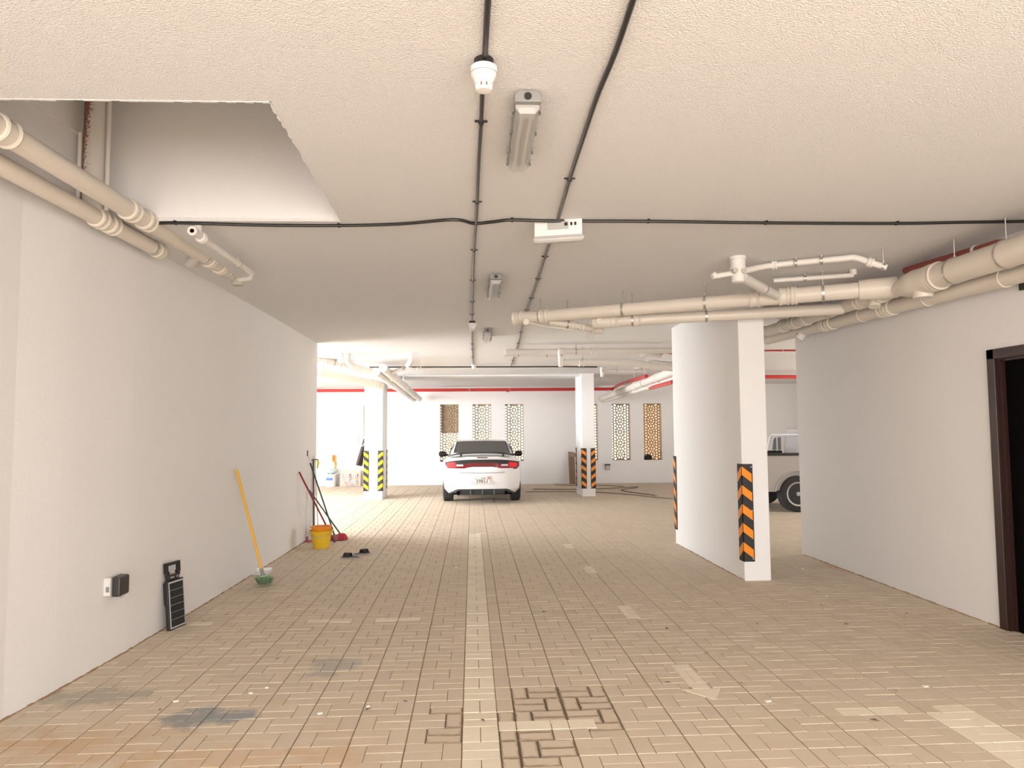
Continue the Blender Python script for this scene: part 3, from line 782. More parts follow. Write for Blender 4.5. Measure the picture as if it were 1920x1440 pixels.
MB().box((-.02, -.06, 1.15), (1.62, .05, 1.205)).box((-.02, 1.71, 1.15), (1.62, 1.82, 1.205)).box((-.02, -.06, 1.15), (.06, 1.82, 1.205)).build('bed_rail', M_BLACK, tr, local=True, bevel=.01)
cab = MB().prism([(1.66, .40), (1.66, 1.15), (1.74, 1.72), (2.9, 1.74), (3.45, 1.16), (4.75, 1.02), (4.95, .8), (4.95, .42)], (0, 0, 0), (1, 0, 0), (0, 0, 1), (0, 1.76, 0)).build('cab', M_, tr, local=True, bevel=.03)
arch_cut(cab, [4.2], .45, -.3, 2.1)
for y in (-.006, 1.756):
    MB().box((1.85, y, 1.2), (2.45, y + .012, 1.62)).box((2.52, y, 1.2), (3.05, y + .012, 1.58)).build('side_window', M_GLASS, tr, local=True)
    MB().box((1.68, y, .36), (3.7, y + .02, .44)).build('sill_step', M_BLACK, tr, local=True)
MB().box((1.12, .1, .62), (1.16, 1.66, .66)).build('axle', M_BLACK, tr, local=True)
for x in (1.15, 4.2):
    for y, sd in ((.06, -1), (1.70, 1)): wheel(tr, x, y, sd, .37, .23, 'y')
MB().box((-.18, .1, .46), (-.05, 1.66, .60)).build('rear_bumper', M_BLACK, tr, local=True, bevel=.01)
MB().box((-.03, 0.04, .72), (.0, 1.72, 1.14)).build('tailgate', M_, tr, local=True)
rk = MB(); M_RACK = mat('white_rack_paint', (.82, .82, .82), .35)
for y in (.04, 1.70):
    rk.tube(spline([(1.27, y, 1.2), (1.33, y, 1.48), (1.38, y, 1.56), (1.46, y, 1.58), (1.62, y, 1.58)], 5), .02, 8)
    rk.tube([(1.36, y, 1.2), (1.40, y, 1.44), (1.45, y, 1.51), (1.62, y, 1.52)], .014, 8)
    rk.tube([(1.50, y, 1.2), (1.50, y, 1.58)], .016, 8); rk.tube([(1.61, y, 1.2), (1.61, y, 1.58)], .016, 8)
for x, z in ((1.40, 1.57), (1.61, 1.58)): rk.tube([(x, .04, z), (x, 1.70, z)], .016, 8)
rack = rk.build('bed_rack', M_RACK, tr, local=True, smooth=True)
MB().prism([(1.39, 1.22), (1.61, 1.22), (1.61, 1.51), (1.46, 1.50), (1.42, 1.44)], (0, 1.70, 0), (1, 0, 0), (0, 0, 1), (0, .008, 0)).build('rack_panel', mat('grey_perspex', (.30, .31, .31), .3), rack, local=True)
wq = FL(1496, 960)
tr.location = (wq.x - 1.15, wq.y, 0)

# ================================================================== CORNER GUARDS
def make_guard(sx, sy, z0, h, col, label, loc, n=5, name='corner_guard'):
    g = thing(name, label, 'corner guard', loc, 'striped corner guards on the columns')
    L = .118; t_ = .012
    MB().box((min(-sx*t_, sx*L), min(0, -sy*t_), z0), (max(-sx*t_, sx*L), max(0, -sy*t_), z0 + h)).box((min(0, -sx*t_), min(-sy*t_, sy*L), z0), (max(0, -sx*t_), max(-sy*t_, sy*L), z0 + h)).build('rubber_strip', M_RUB, g, local=True, bevel=.003)
    pitch = h/(n + .15); sh = pitch*.46
    for k in range(n):
        zt = z0 + h - .025 - k*pitch
        for leg in (0, 1):
            poly = [(0, zt), (L - .006, zt - .085), (L - .006, zt - .085 - sh), (0, zt - sh)]
            if leg == 0: MB().prism([(sx*(p[0] - t_*.6), p[1]) for p in poly], (0, -sy*(t_ - .001), 0), (1, 0, 0), (0, 0, 1), (0, -sy*.003, 0)).build('stripe', col, g, local=True)
            else: MB().prism([(sy*(p[0] - t_*.6), p[1]) for p in poly], (-sx*(t_ - .001), 0, 0), (0, 1, 0), (0, 0, 1), (-sx*.003, 0, 0)).build('stripe', col, g, local=True)
    for f in (.03, .52, .97):
        MB().lathe((sx*(L - .018), -sy*t_, z0 + h*f), (0, -sy, 0), [(0, .009), (.004, .009), (.006, .005)], 10).build('bolt', M_STEEL, g, local=True)
    return g
gz0 = PY(1400, 1053, 7.94).z; gz1 = PY(1397, 870, 7.94).z
make_guard(1, 1, gz0, gz1 - gz0, M_ORG, 'large orange and black guard on the near corner of the long column', (3.043, 7.94, 0))
make_guard(1, -1, gz0, gz1 - gz0, M_ORG, 'orange and black guard on the far corner of the long column', (3.043, 10.65, 0))
hz0 = PY(700, 921, 18.15).z; hz1 = PY(700, 845, 18.15).z
make_guard(1, 1, hz0, hz1 - hz0, M_YEL, 'yellow and black guard on the left front corner of the left far column', (-2.70, 18.15, 0))
make_guard(-1, 1, hz0, hz1 - hz0, M_YEL, 'yellow and black guard on the right front corner of the left far column', (-2.245, 18.15, 0))
make_guard(-1, -1, hz0, hz1 - hz0, M_YEL, 'dark guard edge on the rear corner of the left far column', (-2.245, 19.12, 0))
kz0 = PY(1100, 916, 18.39).z; kz1 = PY(1100, 840.5, 18.39).z
make_guard(1, 1, kz0, kz1 - kz0, M_ORG, 'orange and black guard on the left front corner of the right far column', (2.842, 18.39, 0))
make_guard(-1, 1, kz0, kz1 - kz0, M_ORG, 'orange and black guard on the right front corner of the right far column', (3.182, 18.39, 0))
make_guard(1, -1, kz0, kz1 - kz0, M_ORG, 'dark guard edge on the rear corner of the right far column', (2.842, 19.45, 0))

# ================================================================== PIPEWORK
def clamp_on(parent, p, d, r, rod_top=True, m_=None):
    p = Vector(p); d = Vector(d).normalized()
    c = MB().lathe(p - d*.012, d, [(0, r + .002), (0, r + .008), (.024, r + .008), (.024, r + .002)], 20).build('clamp', m_ or M_STEEL, parent, smooth=True)
    if rod_top:
        zt = zc(p.x, p.y)
        MB().tube([(p.x, p.y, p.z + r), (p.x, p.y, zt + .004)], .005, 6).lathe((p.x, p.y, p.z + r + .002), (0, 0, 1), [(0, .010), (.02, .010)], 8).lathe((p.x, p.y, zt - .006), (0, 0, 1), [(0, .013), (.008, .013)], 8).build('hanger_rod', M_STEEL, c)
def coupling(parent, p, d, r, L=.11, m_=None, name='coupling'):
    p = Vector(p); d = Vector(d).normalized(); h = L/2
    pr = [(-h, r), (-h, r + .010), (-h + .012, r + .016), (-h + .024, r + .010), (-h + .030, r + .007), (h - .030, r + .007), (h - .024, r + .010), (h - .012, r + .016), (h, r + .010), (h, r)]
    return MB().lathe(p, d, pr, 24).build(name, m_ or M_PIPE, parent, smooth=True, angle=25)
def cap_end(parent, p, d, r, m_=None):
    return MB().lathe(p, d, [(-.08, r), (-.08, r + .008), (.0, r + .008), (.012, r - .004), (.012, .0)], 24).build('end_cap', m_ or M_PIPE, parent, smooth=True, angle=30)
def lp(a, b, f): return Vector(a).lerp(Vector(b), f)

PG = 'drain pipes under the ceiling'
# --- left wall, upper pipe
La = PX(-60, 206, -2.30); zL1 = PX(257, 400, -2.36).z
def onxz(px, py, X): return PX(px, py, X)
L1a, L1m, L1b = PX(0, 243, -2.36), PX(257, 400, -2.36), PX(432, 512, -2.36)
dirL = (L1b - L1a).normalized(); L1s = L1a - dirL*1.6
t = thing('drain_pipe', 'upper cream drain pipe running along the left wall below the opening', 'pipe', L1s, PG)
MB().tube([L1s, L1b], .062, 24).build('pipe_run', M_PIPE, t, smooth=True)
def on_line(a, d, px, py):               # point of the 3d line nearest to the pixel's ray
    a = Vector(a); d = Vector(d); r = ray(px, py).normalized(); w = a - CAM
    b_ = d.dot(r); dd = d.dot(w); ee = r.dot(w); den = d.dot(d) - b_*b_
    return a + d*((b_*ee - dd)/den)
for px, py, L in ((6, 240, .12), (245, 392, .10), (275, 411, .10), (392, 486, .08), (412, 498, .08)):
    coupling(t, on_line(L1a, dirL, px, py), dirL, .062, L)
clamp_on(t, on_line(L1a, dirL, 380, 478), dirL, .062)
clamp_on(t, on_line(L1a, dirL, 425, 507), dirL, .062)
e = on_line(L1a, dirL, 438, 516)
MB().tube(spline([e - dirL*.05, e, e + Vector((.03, .02, -.02)), e + Vector((.035, .02, -.10))], 4), .055, 16).build('elbow', M_PIPEG, t, smooth=True)
b1 = on_line(L1a, dirL, 372, 474)
MB().tube([b1, b1 + Vector((-.08, .10, -.05)), b1 + Vector((-.12, .14, -.06))], .05, 16).build('branch_stub', M_PIPEG, t, smooth=True)
# --- left wall, lower pipe
L2a, L2b = PX(0, 309, -2.60), PX(300, 472, -2.56)
dir2 = (L2b - L2a).normalized(); L2s = L2a - dir2*1.6
t = thing('drain_pipe', 'lower cream drain pipe hugging the left wall, ending in a cap', 'pipe', L2s, PG)
MB().tube([L2s, L2b], .056, 24).build('pipe_run', M_PIPE, t, smooth=True)
for px, py in ((185, 408), (208, 421)): coupling(t, on_line(L2a, dir2, px, py), dir2, .056, .09)
clamp_on(t, on_line(L2a, dir2, 283, 462), dir2, .056)
cap_end(t, L2b, dir2, .056)
# --- small left pipe with tee
s0, s1 = CE(362, 434, .09), CE(472, 512, .07)
dS = (s1 - s0).normalized()
t = thing('waste_pipe', 'thin white waste pipe with open tee beside the left drain pipes', 'pipe', s0, PG)
MB().tube([s0, s1], .027, 16).build('pipe_run', M_PIPEW, t, smooth=True)
te = s0 + dS*.08
MB().tube([te, te + Vector((0, .02, .10))], .03, 14).lathe(s0 - dS*.02, dS, [(0, .035), (.03, .035), (.03, .028)], 16).build('tee', M_PIPEW, t, smooth=True)
MB().lathe(s0 - dS*.021, dS, [(0, .016), (.003, .016)], 12).build('bore', M_DARK, t)
coupling(t, s0 + dS*.16, dS, .027, .06, M_PIPEW); clamp_on(t, lp(s0, s1, .72), dS, .027)
MB().tube([s1, s1 + Vector((-.02, .02, -.05)), s1 + Vector((-.12, .02, -.06))], .026, 12).build('elbow', M_PIPEG, t, smooth=True)
# --- downpipe in the ceiling opening
v0 = PX(177, 260, -2.60); rD = .066
def smear_material():
    M_ = bpy.data.materials.new('rusty_overpainted_pipe'); M_.use_nodes = True; t = M_.node_tree; b = t.nodes['Principled BSDF']; b.inputs['Roughness'].default_value = .65
    g = nd(t, 'ShaderNodeNewGeometry'); sp_ = nd(t, 'ShaderNodeSeparateXYZ'); t.links.new(g.outputs['Position'], sp_.inputs[0])
    nz = nd(t, 'ShaderNodeTexNoise', Scale=55., Detail=6., Roughness=.7); t.links.new(g.outputs['Position'], nz.inputs['Vector'])
    def ma(op, a, b_, c=None):
        n = nd(t, 'ShaderNodeMath', operation=op)
        for i, q in enumerate((a, b_, c)):
            if q is None: continue
            if isinstance(q, (int, float)): n.inputs[i].default_value = q
            else: t.links.new(q, n.inputs[i])
        return n.outputs[0]
    e = ma('MULTIPLY_ADD', sp_.outputs['X'], 11., -11.*v0.x + .15)
    e = ma('MULTIPLY_ADD', sp_.outputs['Z'], -.8, ma('ADD', e, .8*3.72))
    e = ma('MULTIPLY_ADD', nz.outputs['Fac'], 2.2, ma('ADD', e, -1.1))
    mr = nd(t, 'ShaderNodeMapRange'); mr.inputs['From Min'].default_value = -.15; mr.inputs['From Max'].default_value = .15; t.links.new(e, mr.inputs['Value'])
    mx = nd(t, 'ShaderNodeMix', data_type='RGBA'); mx.inputs['A'].default_value = (.27, .115, .075, 1); mx.inputs['B'].default_value = (.70, .65, .60, 1)
    t.links.new(mr.outputs['Result'], mx.inputs['Factor']); t.links.new(mx.outputs['Result'], b.inputs['Base Color']); return M_
M_SMEAR = smear_material()
t = thing('downpipe', 'red brown downpipe smeared with white paint inside the ceiling opening', 'pipe', (v0.x, v0.y, 2.9), PG)
MB().tube([(v0.x, v0.y, 3.20), (v0.x, v0.y, 4.5)], rD, 24).build('pipe_run', M_SMEAR, t, smooth=True)
MB().tube([(v0.x + .085, v0.y + .02, 3.22), (v0.x + .085, v0.y + .02, 4.5)], .014, 10).build('side_conduit', M_PIPEW, t)
MB().box((v0.x - .085, v0.y - .05, 3.22), (v0.x - .06, v0.y + .0, 3.75)).build('bracket_strip', M_PIPEW, t, bevel=.008)
# --- right wall: main drains along the wall
XB = 4.08
B0, B1 = PX(1920, 466, XB), PX(1557, 583, XB)
dB = (B1 - B0).normalized(); Bs = B0 - dB*2.4; Be = on_line(B0, dB, 1440, 622)
jn = on_line(B0, dB, 1735, 522)
t = thing('drain_pipe', 'thickest cream drain pipe above the right wall and doorway', 'pipe', Bs, PG)
MB().tube([Bs, jn], .108, 28).build('pipe_run', M_PIPE, t, smooth=True)
MB().tube([jn + dB*.1, Be], .072, 24).build('pipe_run', M_PIPE, t, smooth=True)
MB().lathe(jn, dB, [(-.14, .108), (-.14, .122), (-.10, .126), (-.06, .122), (.08, .122), (.12, .126), (.26, .110), (.34, .085), (.40, .073)], 28).build('reducer', M_PIPE, t, smooth=True, angle=30)
for dd in (-.30, -.34, -.38): MB().lathe(jn + dB*(dd + .18), dB, [(0, .108), (.0, .125), (.016, .125), (.016, .108)], 28).build('ring', M_PIPE, t, smooth=True)
j2 = on_line(B0, dB, 1640, 555)
MB().tube([j2 + Vector((0, 0, 0)), j2 + Vector((-.02, -.02, -.11))], .06, 18).build('inspection_tee', M_PIPE, t, smooth=True)
MB().lathe(on_line(B0, dB, 1728, 524) + Vector((.0, 0, -.13)), (0, 0, -1), [(-.06, .085), (0, .085), (.02, .08), (.025, .02)], 24).build('inspection_cap', M_PIPE, t, smooth=True)
for px, py, L in ((1615, 565, .10), (1650, 553, .10), (1512, 600, .10), (1492, 606, .12), (1470, 613, .10)): coupling(t, on_line(B0, dB, px, py), dB, .072, L)
for px, py in ((1790, 505), (1556, 584)):
    q = on_line(B0, dB, px, py); clamp_on(t, q, dB, .108 if px > 1740 else .072)
clamp_on(t, on_line(B0, dB, 1888, 476), dB, .108)
XC = 4.30
C0, C1 = PX(1880, 522, XC), PX(1557, 606, XC); dC = (C1 - C0).normalized(); Cs = C0 - dC*2.4; Ce = on_line(C0, dC, 1440, 642)
t = thing('drain_pipe', 'cream drain pipe tucked between the thick pipe and right wall', 'pipe', Cs, PG)
MB().tube([Cs, Ce], .074, 24).build('pipe_run', M_PIPE, t, smooth=True)
for px, py, L in ((1548, 609, .09), (1560, 606, .09), (1660, 580, .10), (1672, 577, .08)): coupling(t, on_line(C0, dC, px, py), dC, .074, L)
for px, py in ((1885, 522), (1740, 560), (1618, 592)): clamp_on(t, on_line(C0, dC, px, py), dC, .074, rod_top=False, m_=M_PIPE)
bq = on_line(C0, dC, 1510, 622)
MB().tube([bq, bq + Vector((-.05, .06, -.10))], .055, 16).lathe(bq + Vector((-.05, .06, -.10)), (-.05, .06, -.1), [(-.03, .062), (0, .062), (.0, .045), (-.02, .045)], 18).build('branch_stub', M_PIPEW, t, smooth=True)
# dark red pipe behind them
r0, r1 = PX(1740, 495, 4.25), PX(1868, 457, 4.25)
t = thing('red_pipe', 'short dull red pipe above the thick drain pipe on the right', 'pipe', r0)
MB().tube([r0 + (r0 - r1)*.4, r1, r1 + Vector((.08, -.06, .0))], .032, 14).build('pipe_run', M_DRED, t, smooth=True)
clamp_on(t, lp(r0, r1, .72), r1 - r0, .032, rod_top=False, m_=M_PIPEW)
# --- diagonal branch drain joining from the left
A0 = FL(968, 597, CAMH + 1.345); A1 = on_line(B0, dB, 1672, 538) ; A1 = Vector((A1.x - .02, A1.y, A1.z + .03))
dA = (A1 - A0).normalized()
am = on_line(A0, dA, 1425, 549)
t = thing('drain_pipe', 'long cream drain pipe slanting from mid ceiling to the right wall', 'pipe', A0, PG)
MB().tube([A0, am], .072, 24).build('pipe_run', M_PIPE, t, smooth=True)
MB().tube([am, A1], .080, 24).build('pipe_run', M_PIPE, t, smooth=True)
cap_end(t, A0, -dA, .072)
MB().lathe(A1, dA, [(-.28, .080), (-.28, .098), (-.2, .102), (-.12, .102), (.05, .104)], 24).build('junction_collar', M_PIPE, t, smooth=True)
for px, py, L, r_ in ((972, 597, .12, .072), (1020, 592, .10, .072), (1415, 550, .10, .075), (1470, 545, .10, .080), (1488, 543, .06, .080)): coupling(t, on_line(A0, dA, px, py), dA, r_, L)
for px, py in ((1013, 593), (1168, 578), (1322, 560), (1543, 538)): clamp_on(t, on_line(A0, dA, px, py), dA, .072 if px < 1400 else .080)
# lower parallel branch
D0 = FL(1125, 604, CAMH + 1.25); D1 = FL(1600, 556, CAMH + 1.22)
D1 = on_line(B0, dB, 1585, 574) + Vector((-.03, 0, -.03)); dD = (D1 - D0).normalized()
t = thing('drain_pipe', 'shorter cream drain pipe just behind and below the slanting pipe', 'pipe', D0, PG)
MB().tube([D0, D1], .062, 22).build('pipe_run', M_PIPE, t, smooth=True)
MB().lathe(D0, -dD, [(-.12, .062), (-.12, .074), (.06, .076), (.09, .06), (.10, .0)], 22).build('end_cap', M_PIPE, t, smooth=True)
MB().lathe(D0 + Vector((-.02, -.05, .0)), (0, -1, 0), [(-.03, .038), (.035, .038), (.035, .024), (.025, .024)], 16).build('access_plug', M_PIPE, t, smooth=True)
for f in (.06, .16): coupling(t, lp(D0, D1, f), dD, .062, .09)
clamp_on(t, lp(D0, D1, .14), dD, .062); clamp_on(t, lp(D0, D1, .45), dD, .062, rod_top=False)
# thin branch under the capped end
E0 = on_line(A0, dA, 1030, 592) + Vector((0, .05, -.06)); E1 = FL(1128, 619, CAMH + 1.20)
t = thing('waste_pipe', 'thin cream waste pipe dropping from the capped end of the slanting pipe', 'pipe', E0, PG)
MB().tube([E0, E1], .038, 18).build('pipe_run', M_PIPE, t, smooth=True)
dE = (E1 - E0).normalized(); cap_end(t, E1, dE, .038)
for f in (.42, .62, .86): coupling(t, lp(E0, E1, f), dE, .038, .07)
clamp_on(t, lp(E0, E1, .35), dE, .038)
g0 = FL(985, 603, CAMH + 1.27); g1 = FL(1020, 612, CAMH + 1.24)
t = thing('waste_pipe', 'thin sagging pipe strap under the capped pipe end', 'pipe', g0, PG)
MB().tube(spline([g0, g1, FL(1038, 614, CAMH + 1.23), E1 - dE*.35 + Vector((0, 0, -.05))], 4), .012, 8).build('strap', M_PIPE, t, smooth=True)
MB().lathe(FL(986, 604, CAMH + 1.26), (0, -1, 0), [(0, .035), (.03, .035), (.03, .02)], 14).build('collar', M_PIPE, t, smooth=True)
sbx = FL(1106, 628, CAMH + 1.30)
o = MB().obox(sbx, (.055, 0, 0), (0, .03, 0), (0, 0, .05)).build('junction_box', M_WPLAS, bevel=.006); tag(o, 'small white junction box under the thin cream pipe end', 'box'); MB().tube([sbx + Vector((0, 0, .04)), (sbx.x, sbx.y, zc(sbx.x, sbx.y))], .008, 8).build('stem', M_WPLAS, o)
# --- floor trap with small pipes, right
tz = CE(1383, 482); T = Vector(tz)
t = thing('bottle_trap', 'white bottle trap hanging from the ceiling over the slanting pipe', 'trap', T, PG)
MB().lathe(T, (0, 0, -1), [(-.01, .075), (.03, .078), (.03, .068), (.09, .066), (.09, .072), (.12, .072), (.12, .064), (.225, .062), (.235, .055), (.24, .0)], 24).build('trap_body', M_PIPEW, t, smooth=True, angle=30)
for a in (-.05, .03): MB().lathe(T + Vector((a, -.06, -.14)), (0, -1, 0), [(-.02, .024), (.02, .024), (.02, .014), (.01, .014)], 12).build('inlet', M_PIPEG, t, smooth=True)
h0, h1, h2, h3 = PY(1336, 519, T.y - .02), PY(1452, 497, T.y + .12), PY(1602, 483, T.y - .2), PY(1663, 502, T.y - .32)
t = thing('waste_pipe', 'small white waste pipe looping from the bottle trap toward the right', 'pipe', h0, PG)
MB().tube([h0, T + Vector((-.05, 0, -.15))], .024, 14).build('pipe_run', M_PIPEW, t, smooth=True)
MB().tube(spline([T + Vector((.05, 0, -.13)), h1, lp(h1, h2, .85), h2, lp(h2, h3, .5), h3], 4), .028, 14).build('pipe_run', M_PIPEW, t, smooth=True)
coupling(t, h1, h2 - h1, .028, .05, M_PIPEW); coupling(t, lp(h2, h3, .5), h3 - h2, .028, .05, M_PIPEW)
MB().lathe(h0, h0 - T, [(-.04, .028), (.0, .028), (.0, .018), (-.01, .018)], 12).build('open_end', M_PIPEW, t, smooth=True)
for f in (.28, .6): clamp_on(t, lp(h1, h2, f), h2 - h1, .028)
clamp_on(t, lp(h2, h3, .9), h3 - h2, .028)
k0 = T + Vector((.04, .02, -.18)); k1 = on_line(A0, dA, 1460, 546)
t = thing('flexible_duct', 'ribbed white connector from the bottle trap into the slanting pipe', 'pipe', k0, PG)
n = 26; MB().tube([lp(k0, k1, i/n) for i in range(n+1)], [(.042 if i % 2 else .050) for i in range(n+1)], 16).build('ribbed_hose', M_PIPEW, t, smooth=True)
clamp_on(t, lp(k0, k1, .55), k1 - k0, .05, rod_top=False)
w0, w1 = PY(1450, 526, T.y + .7), PY(1600, 516, T.y + .5)
t = thing('waste_pipe', 'second thin white pipe behind the bottle trap, near the ceiling', 'pipe', w0, PG)
MB().tube([w0, w1], .024, 12).build('pipe_run', M_PIPEW, t, smooth=True); clamp_on(t, lp(w0, w1, .4), w1 - w0, .024)
MB().tube([w1, w1 + Vector((.0, .0, .10))], .035, 14).build('riser', M_PIPEW, t, smooth=True)

# --- far cluster on the left
def simple_pipe(name, label, pts, r, m_=M_PIPEW, cps=(), clamps=(), group=PG, n=16, cap=False):
    t = thing(name, label, 'pipe', pts[0], group)
    MB().tube(pts, r, n).build('pipe_run', m_, t, smooth=True)
    a, b_ = Vector(pts[0]), Vector(pts[1])
    for f in cps: coupling(t, lp(a, b_, f), b_ - a, r, .10, m_)
    for f in clamps: clamp_on(t, lp(a, b_, f), b_ - a, r)
    if cap: cap_end(t, Vector(pts[-1]), Vector(pts[-1]) - Vector(pts[-2]), r, m_)
    return t
simple_pipe('drain_pipe', 'far white drain pipe sloping left of the far left column', [PY(585, 671, 14.2), PY(650, 684, 14.8), PY(716, 703, 15.6)], .075, cps=(.3, .8), clamps=(.6,))
simple_pipe('drain_pipe', 'far pale drain pipe below it, reaching the left far column', [PY(585, 697, 15.2), PY(716, 723, 16.2)], .095, M_PIPE, cps=(.1, .9))
simple_pipe('drain_pipe', 'left one of two far white pipes descending to the rear wall', [PY(705, 697, 14.6), PY(775, 749, 22.4)], .085, cps=(.15, .4, .7), clamps=(.3,), cap=True)
simple_pipe('drain_pipe', 'right one of two far white pipes descending to the rear wall', [PY(718, 690, 14.4), PY(786, 748, 22.5)], .085, cps=(.2, .5, .8), clamps=(.45,), cap=True)
q = PY(638, 662, WY0 + .3)
simple_pipe('downpipe', 'white downpipe dropping out of the far ceiling opening', [q + Vector((0, 0, .62)), PY(640, 680, WY0 + .5)], .06, cps=(.9,))
simple_pipe('downpipe', 'wider white downpipe beside it in the far ceiling opening', [PY(651, 655, WY0 + .35) + Vector((0, 0, .62)), PY(651, 676, WY0 + .45), PY(660, 684, WY0 + .6)], .07)
simple_pipe('downpipe', 'bent white downpipe above the far left column', [Vector((PY(772, 664, 14.0).x, 14.0, zc(-1.2, 14.0) + .45 if WX0 < PY(772, 664, 14.0).x < WX1 and WY0 < 14.0 < WY1 else zc(-1.2, 14.0) + .02)), PY(771, 675, 14.1), PY(764, 686, 14.3)], .05)
t = simple_pipe('waste_pipe', 'short white waste pipe right of the bent downpipe', [PY(771, 692, 14.5), PY(820, 691, 14.7)], .02, cps=(.3,), clamps=(.35,))
MB().lathe(PY(771, 692, 14.45), (0, -1, 0), [(0, .035), (.05, .035), (.05, .02), (.03, .02)], 14).build('elbow', M_PIPEW, t, smooth=True)
t = simple_pipe('waste_pipe', 'ribbed grey connector bundle above the left far column', [PY(722, 702, 15.2), PY(735, 698, 15.1), PY(757, 691, 14.8)], .04, M_PIPEG)
MB().lathe(PY(717, 694, 15.0), (0, -1, 0), [(-.05, .06), (.05, .06), (.05, .05)], 16).build('access_plug', M_PIPEW, t, smooth=True)
# --- far cluster on the right
simple_pipe('drain_pipe', 'upper far white pipe running level across to the long column', [PY(948, 660, 12.4), PY(1275, 657, 12.4)], .052, M_PIPEW, cps=(.33, .5), clamps=(.4,))
simple_pipe('drain_pipe', 'lower far white pipe running level, bending down near the long column', [PY(1052, 680, 12.9), PY(1178, 679, 12.9), PY(1230, 687, 13.0), PY(1275, 692, 13.0)], .062, M_PIPEW, cps=(.3,), clamps=(.32,))
simple_pipe('waste_pipe', 'thin far pipe between the two level white pipes', [PY(945, 667, 12.6), PY(1052, 668, 12.6)], .016, M_PIPEW, clamps=(.25, .75))
def far_trap(px, y0, y1, Y, label):
    a = PY(px, y0, Y); b_ = PY(px, y1, Y); h = a.z - b_.z
    t = thing('bottle_trap', label, 'trap', a, PG)
    MB().lathe(a, (0, 0, -1), [(0, .045), (.02, .05), (h*.4, .05), (h*.42, .042), (h*.95, .042), (h, .03)], 18).build('trap_body', M_PIPEW, t, smooth=True)
    MB().lathe(a + Vector((.01, -.04, -h*.35)), (0, -1, 0), [(-.01, .026), (.02, .026), (.02, .017)], 12).build('inlet', M_PIPEG, t, smooth=True)
far_trap(1051, 655, 688, 12.3, 'far white bottle trap at the ends of two level pipes')
far_trap(1129, 689, 707, 15.5, 'farthest white bottle trap, right of the right far column')
simple_pipe('waste_pipe', 'thin far pipe leaving the farthest bottle trap', [PY(1133, 695, 15.5), PY(1212, 697, 15.5)], .018, M_PIPEW, clamps=(.3,))
simple_pipe('drain_pipe', 'thick white far pipe descending to the rear wall at right', [PY(1275, 692, 14.2), PY(1128, 748, 22.5)], .095, M_PIPEW, cps=(.2, .45, .7), clamps=(.35, .6), cap=True)
simple_pipe('drain_pipe', 'thinner white far pipe under the thick one at right', [PY(1275, 706, 14.6), PY(1133, 751, 22.4)], .075, M_PIPEW, cps=(.3, .6), clamps=(.5,), cap=True)
simple_pipe('waste_pipe', 'far white elbow pipe against the upper level pipe near the column', [PY(1200, 668, 13.6), PY(1215, 662, 13.5), PY(1240, 667, 13.5)], .05, M_PIPEG)
simple_pipe('waste_pipe', 'far ribbed pipe cluster beside the long column', [PY(1190, 690, 14.0), PY(1225, 680, 13.8), PY(1262, 684, 13.7)], .055, M_PIPEG, cps=(.4,), clamps=(.5,))
simple_pipe('red_pipe', 'bright red far pipe stub with elbow left of the long column', [PY(1262, 716, 14.2), PY(1218, 728, 17.0), PY(1215, 722, 17.4)], .045, M_REDP, group='red fire pipes')
# --- red fire main on the rear wall
yr = YB - .42
t = thing('fire_pipe', 'long bright red fire main along the top of the rear wall', 'pipe', PY(400, 733, yr), 'red fire pipes')
ra, rb = PY(520, 733.2, yr), PY(1148, 729.5, yr)
MB().tube([ra, rb], .048, 16).build('pipe_run', M_REDP, t, smooth=True)
for px in (684, 764, 880, 955, 1140): clamp_on(t, PY(px, 731.5, yr), rb - ra, .048, rod_top=False)
for px in (766, 952): coupling(t, PY(px, 731.5, yr), rb - ra, .048, .10, M_REDP)
MB().tube(spline([rb, PY(1152, 727, yr - .1), PY(1165, 720, yr - 2), PY(1212, 705, yr - 6)], 4), .045, 14).build('branch_run', M_REDP, t, smooth=True)
simple_pipe('fire_pipe', 'dark red pipe crossing the gap above the pickup truck', [PY(1330, 706.5, 18.0), PY(1640, 706.5, 18.0)], .046, M_REDP, clamps=(.2, .7), group='red fire pipes')
simple_pipe('fire_pipe', 'thin red sprinkler pipe in the gap above the truck', [PY(1400, 657, 13.5), PY(1560, 657, 13.5)], .018, M_REDP, clamps=(.42, .8), group='red fire pipes')
simple_pipe('fire_pipe', 'thin brown pipe below the thin red one above the truck', [PY(1400, 670, 15.2), PY(1560, 668, 15.2)], .02, M_DRED, group='red fire pipes')
simple_pipe('fire_pipe', 'short red sprinkler drop beside the long column', [PY(1242, 664, 13.0), PY(1243, 661, 13.0), PY(1275, 664, 13.0)], .022, M_REDP, group='red fire pipes')
# cluster behind the column seen through the gap
simple_pipe('drain_pipe', 'grey shaded drain pipe end between column and right wall', [on_line(B0, dB, 1440, 622), on_line(B0, dB, 1440, 622) + Vector((-.3, .6, .02)), on_line(B0, dB, 1440, 622) + Vector((-.4, 1.4, .02))], .075, M_PIPEG, cps=(.2, .6))
simple_pipe('drain_pipe', 'sloping grey pipe under the ceiling behind the right wall pipes', [PY(1420, 560, 9.3), PY(1475, 590, 9.8)], .11, M_PIPEG)

